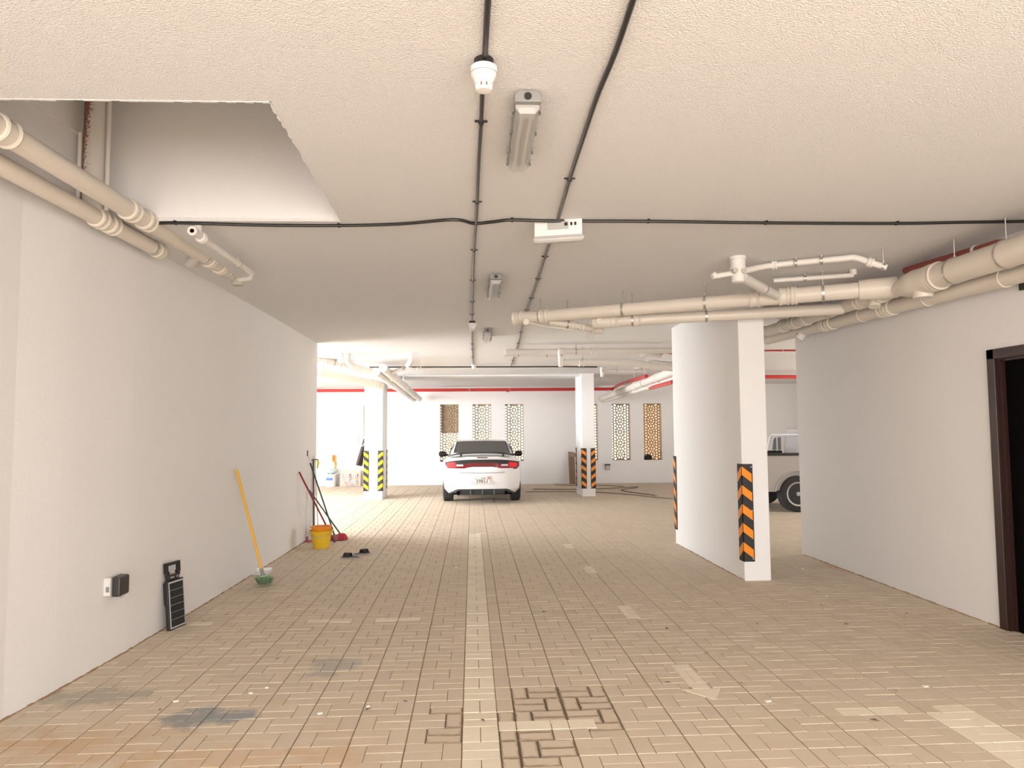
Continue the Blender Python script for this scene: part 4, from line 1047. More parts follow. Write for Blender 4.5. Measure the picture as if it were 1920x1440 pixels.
# ================================================================== CABLES AND CEILING FITTINGS
def clip(parent, p, d, r):
    p = Vector(p); d = Vector(d).normalized(); s_ = d.cross(Vector((0, 0, 1))).normalized()
    c = MB().obox(p + Vector((0, 0, r*.6)), s_*(r + .022), d*.007, Vector((0, 0, .003)))
    c.lathe(p - d*.008, d, [(0, r + .001), (0, r + .004), (.016, r + .004), (.016, r + .001)], 12).build('clip', M_BLACK, parent)
def conduit(name, label, pix, r, clips=(), drop=.012, m_=M_CABLE, group='black conduits on the ceiling'):
    pts = [CE(px, py, drop) for px, py in pix]
    t = thing(name, label, 'conduit', pts[0], group)
    sp_ = spline(pts, 5)
    MB().tube(sp_, r, 10).build('tube', m_, t, smooth=True)
    for px, py in clips:
        q = CE(px, py, drop); k = min(range(len(sp_)), key=lambda i: (sp_[i] - q).length); k = min(max(k, 1), len(sp_) - 2)
        clip(t, sp_[k], sp_[k+1] - sp_[k-1], r)
    return t
conduit('conduit', 'thick black conduit from the top edge to the near smoke detector', [(919, -60), (915, 0), (911, 70), (908.5, 122)], .0125)
conduit('conduit', 'straight black conduit running from the near smoke detector down the lane', [(905, 160), (902, 230), (897, 320), (894, 395), (889, 470), (886.5, 540), (885, 600)], .0105, [(902, 232), (895, 380), (890, 470), (887.5, 530), (887, 564), (886.5, 592)])
conduit('conduit', 'far continuation of the straight conduit beyond the second smoke detector', [(885, 610), (885, 640), (886, 665), (888, 688)], .0105, [(885.5, 617), (885.5, 643), (886, 657), (887, 669)])
conduit('conduit', 'black conduit curving from the top right toward the emergency light', [(1207, -60), (1187, 0), (1153, 100), (1120, 180), (1093, 260), (1068, 337), (1047, 410)], .0125, [(1068, 337)])
conduit('conduit', 'black conduit continuing beyond the emergency light to the slanting pipe', [(1036, 440), (1022, 482), (1013, 510), (1002, 545), (988, 582), (978, 618), (973, 640), (966, 660), (958, 686)], .0105, [(1023, 482), (1008, 521), (996, 560), (987.5, 582), (978, 625), (974, 644), (957, 676)])
conduit('conduit', 'black conduit crossing the ceiling from left pipes to the right edge', [(255, 421), (330, 418), (480, 422), (636, 423), (750, 420), (850, 412), (888, 419), (925, 416), (960, 412.5), (1040, 414.5), (1215, 415), (1435, 418), (1680, 419), (1800, 417), (1990, 414)], .012, [(340, 417), (638, 423), (961, 412.5), (1215, 415), (1435, 418), (1672, 419)])
# far horizontal cables
def far_cable(label, pts, r, m_=M_CABLE):
    t = thing('cable', label, 'cable', pts[0], 'black conduits on the ceiling'); MB().tube(pts, r, 8).build('tube', m_, t); return t
far_cable('far black cable crossing level under the ceiling behind the bent downpipe', [PY(693, 688.5, 15.8), PY(1055, 687.5, 15.8), PY(1120, 688, 15.8)], .014)
far_cable('thin far black cable just above the red fire main', [PY(520, 719.5, YB - .4), PY(800, 718, YB - .4), PY(1200, 716, YB - .4)], .012)
t = far_cable('far black cable and hook above the pickup truck', [PY(1400, 686.5, 17), PY(1483, 685, 17)], .022)
far_cable('loose dark cable rising above the truck cable', [PY(1415, 686, 17), PY(1455, 678, 17), PY(1478, 676, 17)], .012)
o = MB().obox(PY(1483, 682, 16.9), (.09, 0, 0), (0, .05, 0), (0, 0, .05)).build('junction_box', M_WPLAS, bevel=.008); tag(o, 'small white box at the end of the cable above the truck', 'box')

# smoke detectors
def detector(px, py, label, base=True):
    c = CE(px, py); t = thing('smoke_detector', label, 'smoke detector', c, 'white smoke detectors')
    u = Vector((0, 0, -1))
    MB().lathe(c, u, [(-.004, .042), (.035, .042)], 24).build('mount_box', M_BLACK, t, smooth=True)
    MB().lathe(c, u, [(.032, .052), (.036, .057), (.066, .057), (.080, .050), (.100, .040), (.110, .038)], 28).build('housing', M_WPLAS, t, smooth=True, angle=30)
    MB().lathe(c, u, [(.063, .0582), (.0655, .0582)], 28).build('seam', M_GPLAS, t)
    for k in range(8):
        a = 2*math.pi*k/8; d_ = Vector((math.cos(a), math.sin(a), 0))
        MB().obox(c + d_*.032 + Vector((0, 0, -.118)), d_*.004, d_.cross(u)*.007, (0, 0, .010)).build('vent_fin', M_WPLAS, t)
    MB().lathe(c, u, [(.106, .026), (.126, .026)], 20).build('sensor_core', M_GPLAS, t)
    MB().lathe(c, u, [(.126, .034), (.132, .036), (.138, .030), (.140, .0)], 24).build('cover', M_WPLAS, t, smooth=True)
detector(907, 112, 'near white smoke detector on the ceiling conduit')
detector(885.3, 602, 'second white smoke detector farther down the same conduit')
c = PY(888.5, 688, 15.75); t = thing('smoke_detector', 'farthest white smoke detector on the far black cable', 'smoke detector', c, 'white smoke detectors')
MB().lathe(c + Vector((0, 0, .06)), (0, 0, -1), [(0, .05), (.05, .055), (.10, .035), (.11, .0)], 18).build('housing', M_WPLAS, t, smooth=True)

# weatherproof batten lights
def batten(pa, pb, label):               # near end pixel, far end pixel on the ceiling
    a, b_ = CE(*pa, .060), CE(*pb, .060); d_ = (b_ - a); L = d_.length; d_.normalize(); s_ = d_.cross(Vector((0, 0, 1))).normalized(); u = s_.cross(d_)
    if u.z < 0: u = -u
    t = thing('batten_light', label, 'light', (a + b_)/2, 'grey weatherproof batten lights')
    hw = .062
    pol = [(-hw, 0), (-hw, .03), (-hw*.75, .055), (hw*.75, .055), (hw, .03), (hw, 0)]
    MB().prism(pol, a, s_, u, d_*L).build('tray', M_GPLAS, t, bevel=.004)
    pol = [(-hw*.92, .0), (-hw*.92, -.02), (-hw*.6, -.045), (hw*.6, -.045), (hw*.92, -.02), (hw*.92, 0)]
    MB().prism(pol, a + d_*.03, s_, u, d_*(L - .05)).build('diffuser', M_CLEAR, t, bevel=.004)
    MB().prism([(-hw*.7, .03), (-hw*.7, .0), (hw*.7, .0), (hw*.7, .03)], a + d_*.06, s_, u, d_*(L - .12)).build('reflector', mat('reflector_white', (.62, .61, .58), .3), t)
    for k in (-1, 1): MB().tube([a + s_*k*.022 - u*.016 + d_*.07, b_ + s_*k*.022 - u*.016 - d_*.07], .008, 10).build('lamp_tube', M_TUBE, t, smooth=True)
    MB().obox(a + d_*.085 - u*.018, s_*hw*.62, d_*.035, u*.012).build('lamp_holder', M_WPLAS, t)
    MB().lathe(a + u*.025, -d_, [(-.01, .018), (.004, .018)], 14).build('cable_entry', M_BLACK, t)
    for k in (-1, 1):
        for f in (.12, .42, .72, .93): MB().obox(a + d_*L*f + s_*k*(hw + .003), s_*.004, d_*.02, u*.014).build('latch', M_GPLAS, t)
batten((990, 190), (971, 311), 'nearest grey batten light on the ceiling')
batten((930, 523), (925, 558), 'second grey batten light, halfway down the lane')
batten((914.5, 622), (913.5, 638), 'farthest grey batten light, beyond the slanting pipe')
# emergency light
ea, eb = CE(1003, 432, .06), CE(1092, 426, .06)
d_ = (eb - ea); L = d_.length; d_.normalize(); s_ = Vector((0, 0, 1)).cross(d_).normalized(); u = Vector((0, 0, 1))
t = thing('emergency_light', 'white box emergency light with clear tube cover beside the crossing conduit', 'light', (ea + eb)/2)
MB().obox((ea + eb)/2, d_*L/2, s_*.035, u*.06).build('housing', M_WPLAS, t, bevel=.006)
MB().prism([(-.035, 0), (-.035, -.03), (-.02, -.05), (.02, -.05), (.035, -.03), (.035, 0)], ea - d_*.006 - u*.055, s_, u, d_*(L + .012)).build('cover', M_CLEAR, t, bevel=.004)
MB().tube([ea - u*.08 + d_*.02, eb - u*.08 - d_*.02], .011, 12).build('lamp_tube', M_TUBE, t, smooth=True)
for e in (ea, eb): MB().lathe(e - u*.075 - d_*.012, d_, [(0, .02), (.024, .02)], 14).build('tube_end', M_CLEAR, t)
MB().obox((ea + eb)/2 - s_*.0365 + u*.015 + d_*0, d_*L*.22, s_*.001, u*.03).build('label', mat('grey_sticker', (.45, .44, .42), .5), t)
for k, w_ in ((.06, .012), (.10, .008), (.13, .008)): MB().obox((ea + eb)/2 - s_*.038 + u*.022 + d_*k, d_*w_, s_*.001, u*.012).build('label_mark', M_BLACK, t)

# ================================================================== SMALL THINGS ALONG THE LEFT WALL
def wx(y):                               # face of the left wall at y
    pts = [(4.50, -2.776), (4.95, -2.735), (5.80, -2.683), (7.4, -2.640), (9.25, -2.609), (12.05, -2.582)]
    for (a, xa), (b_, xb) in zip(pts, pts[1:]):
        if a <= y <= b_: return xa + (xb-xa)*(y-a)/(b_-a)
    return -2.776 if y < 4.5 else -2.582
# socket box with weather cover
w = PX(193, 1100, -2.705); ya = w.y; x0 = wx(ya) - .004; za, zb_ = PX(200, 1080, -2.70).z - .01, PX(200, 1124, -2.70).z
t = thing('weatherproof_socket', 'black and clear weatherproof socket box low on the left wall', 'socket', (x0, ya, zb_))
MB().box((x0, ya + .005, zb_ + .03), (x0 + .055, ya + .145, za)).build('back_box', mat('clear_housing', (.72, .70, .67), .25), t, bevel=.008)
MB().box((x0 + .055, ya, zb_ + .025), (x0 + .066, ya + .15, za + .005)).build('gasket', M_GPLAS, t)
MB().box((x0 + .066, ya, zb_ + .025), (x0 + .125, ya + .15, za + .005)).build('lid', mat('speckled_black', (.035, .034, .032), .35, dirt=((.6, .58, .55), 160, .66, .70), var=.1), t, bevel=.014)
for k in (.045, .105): MB().tube([(x0 + .10, ya + k - .012, zb_ + .03), (x0 + .10, ya + k - .012, zb_ + .005), (x0 + .10, ya + k + .012, zb_ + .005), (x0 + .10, ya + k + .012, zb_ + .03)], .007, 8).build('latch', M_STEEL, t)
MB().box((x0 + .02, ya + .003, zb_ + .06), (x0 + .045, ya + .006, zb_ + .10)).build('knockout', M_GPLAS, t)
# solar street lamp leaning on the wall
pa, pb = FL(318.5, 1184), FL(349, 1171)
ax = (pb - pa); ax.z = 0; W_ = ax.length; ax.normalize()
t = thing('solar_lamp', 'black solar street lamp panel leaning against the left wall', 'solar lamp')
Hh = .415
MB().box((0, 0, 0), (W_, .035, Hh)).build('case', M_BLACK, t, local=True, bevel=.008)
MB().prism([(.035, .16), (.060, .22), (.060, Hh - .02), (.035, Hh - .005)], (.02, 0, 0), (0, 1, 0), (0, 0, 1), (W_ - .04, 0, 0)).build('lamp_housing', M_BLACK, t, local=True, bevel=.006)
pn = MB().box((.012, -.003, .012), (W_ - .012, .002, Hh - .012)).build('solar_panel', mat('solar_frame', (.55, .57, .58), .3), t, local=True)
M_CELL = mat('solar_cell', (.012, .016, .018), .2)
nc = 8; pw = (W_ - .04)/nc
for r_ in range(6):
    for c in range(nc): MB().box((.02 + c*pw + .0012, -.005, .022 + r_*(Hh - .044)/6 + .0012), (.02 + (c+1)*pw - .0012, -.002, .022 + (r_+1)*(Hh - .044)/6 - .0012)).build('solar_cell', M_CELL, pn, local=True)
MB().box((W_*.18, .01, Hh), (W_*.82, .05, Hh + .045)).build('neck', M_BLACK, t, local=True, bevel=.006)
br = MB()
br.box((W_*.10, .015, Hh + .03), (W_*.26, .04, Hh + .075)).box((W_*.74, .015, Hh + .03), (W_*.90, .04, Hh + .075))
br.box((W_*.06, .015, Hh + .06), (W_*.20, .04, Hh + .14)).box((W_*.80, .015, Hh + .06), (W_*.94, .04, Hh + .14)).box((W_*.06, .015, Hh + .125), (W_*.94, .04, Hh + .15))
o = br.build('bracket', M_BLACK, t, local=True); o['kind'] = 'thing'
for k in (.30, .42, .66): MB().lathe((W_*k, .01, Hh + .022), (0, -1, 0), [(0, .010), (.006, .010), (.008, .006)], 10).build('bolt', M_STEEL, t, local=True)
t.location = (pa.x, pa.y, 0.002)
t.rotation_euler = Euler((R(-5), 0, math.atan2(ax.y, ax.x)), 'XYZ')

# yellow broom with green head
def stick(parent, a, b_, r, m_, name='handle', n=12):
    return MB().tube([a, b_], r, n).build(name, m_, parent, smooth=True)
M_YH = mat('yellow_handle', (.80, .42, .02), .35)
hb = FL(491, 1071, .20); ht = PX(443, 880, wx(8.2) + .015)
fb = FL(496, 1092)
t = thing('broom', 'broom with orange yellow handle and green bristles leaning on the left wall', 'broom', (fb.x, fb.y, 0), 'brooms and mops along the left wall')
stick(t, hb, ht, .0150, M_YH); MB().lathe(ht, ht - hb, [(-.03, .016), (.0, .016), (.006, .008)], 12).build('handle_tip', mat('yellow_tip', (.72, .50, .12), .4), t)
dd = (hb - ht).normalized()
MB().lathe(hb, dd, [(-.03, .018), (.03, .022), (.05, .035)], 14).build('ferrule', M_GPLAS, t, smooth=True)
hd = MB(); base = hb + dd*.05
NB = 150
for k in range(NB):
    a = random.uniform(0, 2*math.pi); rr = random.uniform(0, 1)**.5
    st = base + Vector((math.cos(a)*rr*.04, math.sin(a)*rr*.03, .0)); en = Vector((fb.x + math.cos(a)*rr*.075, fb.y + math.sin(a)*rr*.065, random.uniform(.001, .01)))
    md_ = lp(st, en, .5) + Vector((math.cos(a)*rr*.045, math.sin(a)*rr*.04, .015))
    hd.tube([st, md_, en], .0065, 4)
o = hd.build('bristles', mat('green_bristles', (.34, .55, .33), .7, var=.3, vscale=40), t); o['kind'] = 'stuff'
# white dustpan
q = FL(490, 1075); t = thing('dustpan', 'small white dustpan lying behind the green broom head', 'dustpan', (q.x, q.y, 0))
MB().box((q.x - .10, q.y - .10, .002), (q.x + .10, q.y + .10, .010)).build('tray', M_WPLAS, t); 
MB().box((q.x - .10, q.y + .09, .004), (q.x + .10, q.y + .10, .05)).box((q.x - .105, q.y - .10, .004), (q.x - .095, q.y + .10, .03)).box((q.x + .095, q.y - .10, .004), (q.x + .105, q.y + .10, .03)).build('rim', M_WPLAS, t)
# bucket
q = FL(602, 1027); t = thing('bucket', 'yellow plastic bucket holding an orange tub beside the left wall end', 'bucket', (q.x, q.y, 0))
hB = .255
MB().lathe((q.x, q.y, 0), (0, 0, 1), [(0, .112), (hB - .02, .155), (hB - .02, .168), (hB, .172), (hB, .158), (.01, .107), (.01, 0)], 32).build('pail', mat('yellow_plastic', (.78, .50, .02), .4, var=.06), t, smooth=True, angle=30)
MB().tube([(q.x + .163*math.cos(R(a)), q.y + .163*math.sin(R(a)), hB - .035 - .05*abs(math.sin(R(a)))) for a in range(180, 361, 12)], .0035, 6).build('handle', M_STEEL, t)
ti = thing('tub', 'orange tub nested inside the yellow bucket', 'tub', (q.x, q.y, .15))
MB().lathe((q.x, q.y, .14), (0, 0, 1), [(0, .115), (.165, .148), (.167, .156), (.175, .156), (.175, .142), (.03, .11), (.03, 0)], 32).build('shell', mat('orange_plastic', (.85, .28, .01), .4), ti, smooth=True, angle=30)
# mops and sticks behind the bucket
M_RH = mat('red_handle', (.26, .01, .02), .4); M_GH = mat('green_handle', (.02, .07, .04), .4); M_BH = mat('brown_stick', (.14, .08, .06), .6)
def mop_head(t, c, r, m_):
    h = MB()
    for k in range(40):
        a = 2*math.pi*k/40 + random.uniform(-.1, .1); rr = r*random.uniform(.6, 1)
        h.tube(spline([c + Vector((0, 0, .05)), c + Vector((math.cos(a)*rr*.6, math.sin(a)*rr*.6, .045)), Vector((c.x + math.cos(a)*rr, c.y + math.sin(a)*rr, .008))], 3), .011, 5)
    o = h.build('mop_strands', m_, t); o['kind'] = 'stuff'
GM = 'brooms and mops along the left wall'
q0 = FL(627.5, 1018, .0); q1 = PX(561, 885, wx(11.0) + .02)
t = thing('mop', 'dark red handled stick leaning on the wall behind the yellow bucket', 'mop', (q0.x, q0.y, 0), GM)
stick(t, q0 + Vector((0, 0, .01)), q1, .0135, M_RH)
MB().lathe(q0 + Vector((0, 0, .012)), q1 - q0, [(0, .014), (.06, .014)], 10).build('foot_socket', mat('dark_red', (.12, .01, .02), .5), t)
q0 = FL(628, 1006, .06); q1 = PX(582, 869, wx(12) + .03)
t = thing('mop', 'dark green handled mop with black tip, upright behind the bucket', 'mop', (q0.x, q0.y, 0), GM)
stick(t, q0, q1, .0125, M_GH); MB().lathe(q1, q1 - q0, [(-.05, .013), (0, .013), (.01, .006)], 10).build('handle_tip', M_BLACK, t); MB().lathe(lp(q0, q1, .74), q1 - q0, [(0, .0135), (.03, .0135)], 10).build('joint_ring', M_BLACK, t)
mop_head(t, Vector((q0.x, q0.y, .03)), .075, mat('pink_grey_strands', (.38, .16, .18), .9, var=.3, vscale=30))
q0 = FL(640, 1004, .07); q1 = PX(580, 919, wx(12) + .02)
t = thing('mop', 'slanted green handled mop with a red head, rightmost of the cleaning tools', 'mop', (q0.x, q0.y, 0), GM)
stick(t, q0, q1, .0125, mat('grey_green_handle', (.07, .11, .085), .4)); mop_head(t, Vector((q0.x, q0.y, .04)), .10, mat('red_strands', (.48, .05, .07), .9, var=.35, vscale=25))
a_ = Vector((wx(11.75) + .045, 11.75, 0))
t = thing('stick', 'brown wooden stick standing upright at the left wall end', 'stick', (a_.x, a_.y, 0), GM)
stick(t, Vector((a_.x, a_.y, .0)), PY(587.5, 862, a_.y), .015, M_BH)
MB().obox(PY(590, 861.5, a_.y), (.05, 0, 0), (0, .012, 0), (0, 0, .008)).build('cross_bar', M_BH, t)
a_ = Vector((wx(11.9) + .085, 11.9, 0))
t = thing('stick', 'thin grey metal stick standing behind the yellow bucket', 'stick', (a_.x, a_.y, 0), GM)
stick(t, Vector((a_.x, a_.y, 0)), PY(590.5, 858, a_.y), .009, M_STEEL); MB().lathe((a_.x, a_.y, 0), (0, 0, 1), [(0, .011), (.03, .011)], 8).build('foot', M_BLACK, t)
a_ = Vector((wx(11.5) + .06, 11.45, 0))
t = thing('bottle', 'white plastic bottle standing behind the yellow bucket', 'bottle', (a_.x, a_.y, 0))
MB().lathe((a_.x, a_.y, 0), (0, 0, 1), [(0, .04), (.19, .04), (.22, .02), (.24, .02)], 18).build('body', M_WPLAS, t, smooth=True, angle=30)
MB().lathe((a_.x, a_.y, .235), (0, 0, 1), [(0, .017), (.03, .017)], 14).build('cap', M_WPLAS, t)
# red dustpan
q = FL(577, 1015); t = thing('dustpan', 'red dustpan lying on the floor between bucket and left wall', 'dustpan', (q.x, q.y, 0))
MR = mat('red_plastic', (.50, .06, .07), .45)
MB().box((q.x - .10, q.y - .12, .003), (q.x + .12, q.y + .12, .010)).build('tray', MR, t)
MB().prism([(-.12, .004), (.12, .004), (.12, .06), (-.12, .03)], (q.x - .105, q.y, 0), (0, 1, 0), (0, 0, 1), (.008, 0, 0)).prism([(-.12, .004), (.12, .004), (.12, .06), (-.12, .03)], (q.x + .112, q.y, 0), (0, 1, 0), (0, 0, 1), (.008, 0, 0)).box((q.x - .10, q.y + .112, .004), (q.x + .12, q.y + .12, .06)).build('rim', MR, t)
# wall nail with wire
q = PX(576, 850, wx(11.4)); t = thing('wire_hook', 'small black hook with thin wire on the end of left wall', 'hook', (wx(11.4), q.y, q.z))
MB().box((q.x - .002, q.y - .012, q.z - .045), (q.x + .012, q.y + .012, q.z + .045)).build('plate', M_BLACK, t)
MB().tube(spline([q + Vector((.01, 0, -.03)), q + Vector((.02, .1, -.10)), q + Vector((.02, .25, -.12)), q + Vector((.02, .4, -.05))], 4), .003, 5).build('wire', M_GPLAS, t)
# slippers
def slipper(px, py, rot, label, upside=False):
    q = FL(px, py); t = thing('slipper', label, 'slipper', (0, 0, 0), 'pair of black slippers on the paving')
    out = []
    for k in range(20):
        a = 2*math.pi*k/20; x = .135*math.cos(a); y = .046*math.sin(a)*(1 + .22*math.cos(a)); out.append((x, y))
    MB().prism(out, (0, 0, 0), (1, 0, 0), (0, 1, 0), (0, 0, .018)).build('sole', mat('grey_sole', (.33, .31, .28), .8), t, local=True)
    MB().prism([(x*.93, y*.9) for x, y in out], (0, 0, .018), (1, 0, 0), (0, 1, 0), (0, 0, .005)).build('footbed', mat('dark_footbed', (.10, .095, .09), .8), t, local=True)
    st = MB(); NN = 10
    for k in range(NN):
        a0_, a1_ = math.pi*k/NN, math.pi*(k+1)/NN
        f = lambda a, x: (x, .05*math.cos(a), .018 + .052*math.sin(a))
        quad3(st, [f(a0_, -.005), f(a1_, -.005), f(a1_, .085), f(a0_, .085)], (0, math.cos((a0_+a1_)/2), math.sin((a0_+a1_)/2)), .005)
    st.build('strap', M_BLACK, t, local=True)
    t.location = (q.x, q.y, .0015); t.rotation_euler = (0, 0, rot)
slipper(657, 1047, R(165), 'nearer black slipper lying on the paving')
slipper(678, 1040, R(40), 'farther black slipper lying just behind its pair')

# ================================================================== FAR LEFT CORNER
yb = YB - .1
q = FL(623, 911); q.y = min(q.y, YB - .24)
t = thing('paint_pail', 'white paint pail with a blue label under a plastic bag, far left', 'pail', (q.x, q.y, 0))
MB().lathe((q.x, q.y, 0), (0, 0, 1), [(0, .165), (.36, .185), (.36, .195), (.39, .195), (.39, .18), (.03, .16), (.03, 0)], 28).build('shell', M_WPLAS, t, smooth=True, angle=30)
lb = MB()
for k in range(7):
    a0_ = R(238 + k*9); a1_ = R(238 + k*9 + 6)
    for (za_, zb2) in ((.20, .29),):
        quad3(lb, [(q.x + .182*math.cos(a0_), q.y + .182*math.sin(a0_), za_), (q.x + .182*math.cos(a1_), q.y + .182*math.sin(a1_), za_), (q.x + .183*math.cos(a1_), q.y + .183*math.sin(a1_), zb2), (q.x + .183*math.cos(a0_), q.y + .183*math.sin(a0_), zb2)], (math.cos((a0_+a1_)/2), math.sin((a0_+a1_)/2), 0), .004)
o = lb.build('label_letters', mat('blue_print', (.03, .18, .55), .5), t); o['kind'] = 'stuff'
bg = thing('plastic_bag', 'crumpled pale turquoise bag resting on the white paint pail', 'bag', (q.x, q.y, .39))
bm = bmesh.new(); bmesh.ops.create_icosphere(bm, subdivisions=3, radius=1)
for v in bm.verts:
    k = 1 + .18*math.sin(9*v.co.x + 3*v.co.z)*math.cos(7*v.co.y) + random.uniform(-.05, .05)
    v.co = Vector((v.co.x*.15*k, v.co.y*.13*k, (v.co.z*.11*k)))
me = bpy.data.meshes.new('sack'); bm.to_mesh(me); bm.free(); me.materials.append(mat('turquoise_film', (.62, .78, .76), .3))
o = bpy.data.objects.new('sack', me); COL.objects.link(o); o.parent = bg; o.location = (0, 0, .10)
for sx in (-1, 1): MB().tube(spline([(sx*.05, 0, .18), (sx*.075, 0, .27), (sx*.02, 0, .30), (sx*.01, 0, .19)], 4), .006, 6).build('handle', mat('turquoise_film', (.62, .78, .76), .3), bg, local=True)
q = FL(604, 912); t = thing('jerrycan', 'small white plastic can left of the paint pail', 'can', (q.x, q.y, 0))
MB().box((q.x - .10, q.y - .07, 0), (q.x + .10, q.y + .07, .26)).build('body', M_WPLAS, t, bevel=.025)
MB().tube([(q.x - .06, q.y, .25), (q.x - .06, q.y, .31), (q.x + .03, q.y, .31), (q.x + .03, q.y, .25)], .012, 8).build('handle', M_WPLAS, t)
MB().lathe((q.x + .07, q.y, .25), (0, 0, 1), [(0, .02), (.05, .02)], 12).build('cap', M_WPLAS, t)
# temporary socket board
p0, p1 = FL(637, 912), FL(677, 911); zt = PY(657, 882, p0.y).z
t = thing('socket_board', 'wooden board with four white sockets leaning at the foot of the rear wall', 'board', (p0.x, p0.y, 0))
yb0 = p0.y
MB().add([(p0.x, yb0, 0), (p1.x, yb0, 0), (p1.x, yb0 + .03, 0), (p0.x, yb0 + .03, 0), (p0.x, yb0 + .06, zt), (p1.x, yb0 + .06, zt), (p1.x, yb0 + .09, zt), (p0.x, yb0 + .09, zt)], [(3,2,1,0),(4,5,6,7),(0,1,5,4),(1,2,6,5),(2,3,7,6),(3,0,4,7)]).build('panel', mat('pale_board', (.62, .50, .42), .8, var=.15, vscale=9), t)
for px, py in ((651, 891), (665, 891), (651, 899.5), (663.5, 903)):
    c = PY(px, py, yb0 - .0); s_ = MB().obox(c + Vector((0, .0, 0)), (.075, 0, 0), (0, .03, 0), (0, 0, .05)).build('socket_box', M_WPLAS, t, bevel=.008)
    for k in (-.03, .03): MB().obox(c + Vector((k, -.031, 0)), (.018, 0, 0), (0, .002, 0), (0, 0, .018)).build('socket_face', M_GPLAS, s_)
for k in range(3): MB().tube(spline([(p0.x + .08 + k*.2, yb0 - .02, zt*.8), (p0.x + .15 + k*.18, yb0 - .05, zt*.35), (p0.x + .25 + k*.15, yb0 - .08, .03), (p1.x - .05, yb0 - .12, .02)], 5), .009, 6).build('lead', mat('grey_lead', (.45, .42, .40), .6), t)
# washing line with rags
la, lb_, lc_ = PY(588, 862, 17.0), PY(606, 864, 18.2), PY(646, 846, 22.8)
t = thing('washing_line', 'pale washing line strung from the left wall end to the rear wall', 'line', la)
MB().tube(spline([la, lb_, lp(lb_, lc_, .5), lc_], 5), .008, 6).build('rope', mat('pale_rope', (.52, .50, .52), .7), t)
def rag(label, px0, px1, py0, py1, Y, m_, tail=None):
    a = PY(px0, py0, Y); b_ = PY(px1, py1, Y); w_ = b_.x - a.x; h_ = a.z - b_.z; nx = 8; nz = 7
    t = thing('rag', label, 'rag', (a.x + w_/2, Y, b_.z), 'rags on the washing line'); mb = MB(); vs = []
    for i in range(nx + 1):
        for j in range(nz + 1):
            f = i/nx; g_ = j/nz; sq = .55 + .45*math.sin(math.pi*g_)**.6
            vs.append((a.x + w_*(.5 + (f - .5)*sq), Y + .03*math.sin(f*11 + g_*2), a.z - h_*g_*(.72 + .28*math.sin(f*3.3))))
    fs = [(i*(nz+1)+j, (i+1)*(nz+1)+j, (i+1)*(nz+1)+j+1, i*(nz+1)+j+1) for i in range(nx) for j in range(nz)]
    n0 = len(vs); vs += [(v[0], v[1] + .008, v[2]) for v in vs]; fs += [tuple(x + n0 for x in f) for f in fs]
    mb.add(vs, fs).build('cloth', m_, t, smooth=True)
    if tail:
        c = PY(*tail[0], Y); e = PY(*tail[1], Y); MB().tube([c, lp(c, e, .5) + Vector((.02, 0, 0)), e], [.05, .035, .02], 8).build('trailing_end', m_, t, smooth=True)
rag('orange brown rag hanging on the washing line', 621, 631, 853, 868, 20.6, mat('orange_cloth', (.55, .26, .07), .9, var=.4, vscale=12), ((627, 864), (628, 879)))
rag('yellow green rag hanging nearest the left wall end', 592, 599, 861, 879, 17.45, mat('olive_cloth', (.42, .42, .14), .9, var=.5, vscale=10))
# garment on the left far column
a = PY(679, 820, 18.6)
t = thing('garment', 'dark brown garment hanging on the left side of the left far column', 'clothing', (a.x, 18.6, PY(679, 871, 18.6).z))
mb = MB(); vs = []; nz = 10; nn = 18; zt, zb2 = PY(681, 820, 18.6).z, PY(679, 871, 18.6).z
for j in range(nz + 1):
    g_ = j/nz; z = zt + (zb2 - zt)*g_; w_ = .03 + .14*g_**.8; dpt = .02 + .06*g_
    for k in range(nn):
        a_ = 2*math.pi*k/nn; rp = 1 + .12*math.cos(5*a_ + 2*g_)
        xx = -2.712 - dpt*1.1 - .03*g_ + dpt*math.cos(a_)*rp; vs.append((min(xx - w_*.25 + .02, -2.703), 18.40 + w_*1.1*math.sin(a_)*rp, z + .03*math.sin(a_*2)*g_))
fs = [(j*nn + k, j*nn + (k+1) % nn, (j+1)*nn + (k+1) % nn, (j+1)*nn + k) for j in range(nz) for k in range(nn)]
fs += [tuple(range(nn)), tuple(range(nz*nn, (nz+1)*nn))]
mb.add(vs, fs).build('cloth', mat('brown_cloth', (.045, .028, .026), .95, var=.3, vscale=15), t, smooth=True)
MB().tube([(-2.70, 18.4, zt + .03), (-2.76, 18.4, zt + .0)], .008, 6).build('peg', M_STEEL, t)
ca = [PY(681, 832, 18.3), PY(676, 836, 18.6), PY(650, 868, 20), PY(628, 890, 21), PY(590, 892, 21.8)]
far_cable('pale slack cord drooping from the left far column toward the paint pail', spline(ca, 5), .008, mat('pink_cord', (.62, .50, .48), .7))
t = thing('wire_coil', 'pale coil of wire hung on the left far column', 'wire', (-2.72, 18.3, 1.4))
c0 = PY(678, 827, 18.3)
for k in range(3): MB().tube([c0 + Vector((.10*math.cos(R(a))*(1 - .1*k), .02*k, .13*math.sin(R(a))*(1 - .1*k))) for a in range(0, 361, 24)], .009, 6).build('loop', mat('pink_cord', (.62, .50, .48), .7), t)
cq = PY(682.5, 790, YB - .02); cw = PY(682.5, 760, YB)
o = MB().tube([PY(681, 762, YB - .03), PY(681.5, 826, YB - .03)], .03, 10).build('wall_conduit', mat('pink_conduit', (.68, .56, .50), .6)); tag(o, 'thin pinkish conduit on the rear wall beside left far column', 'conduit')

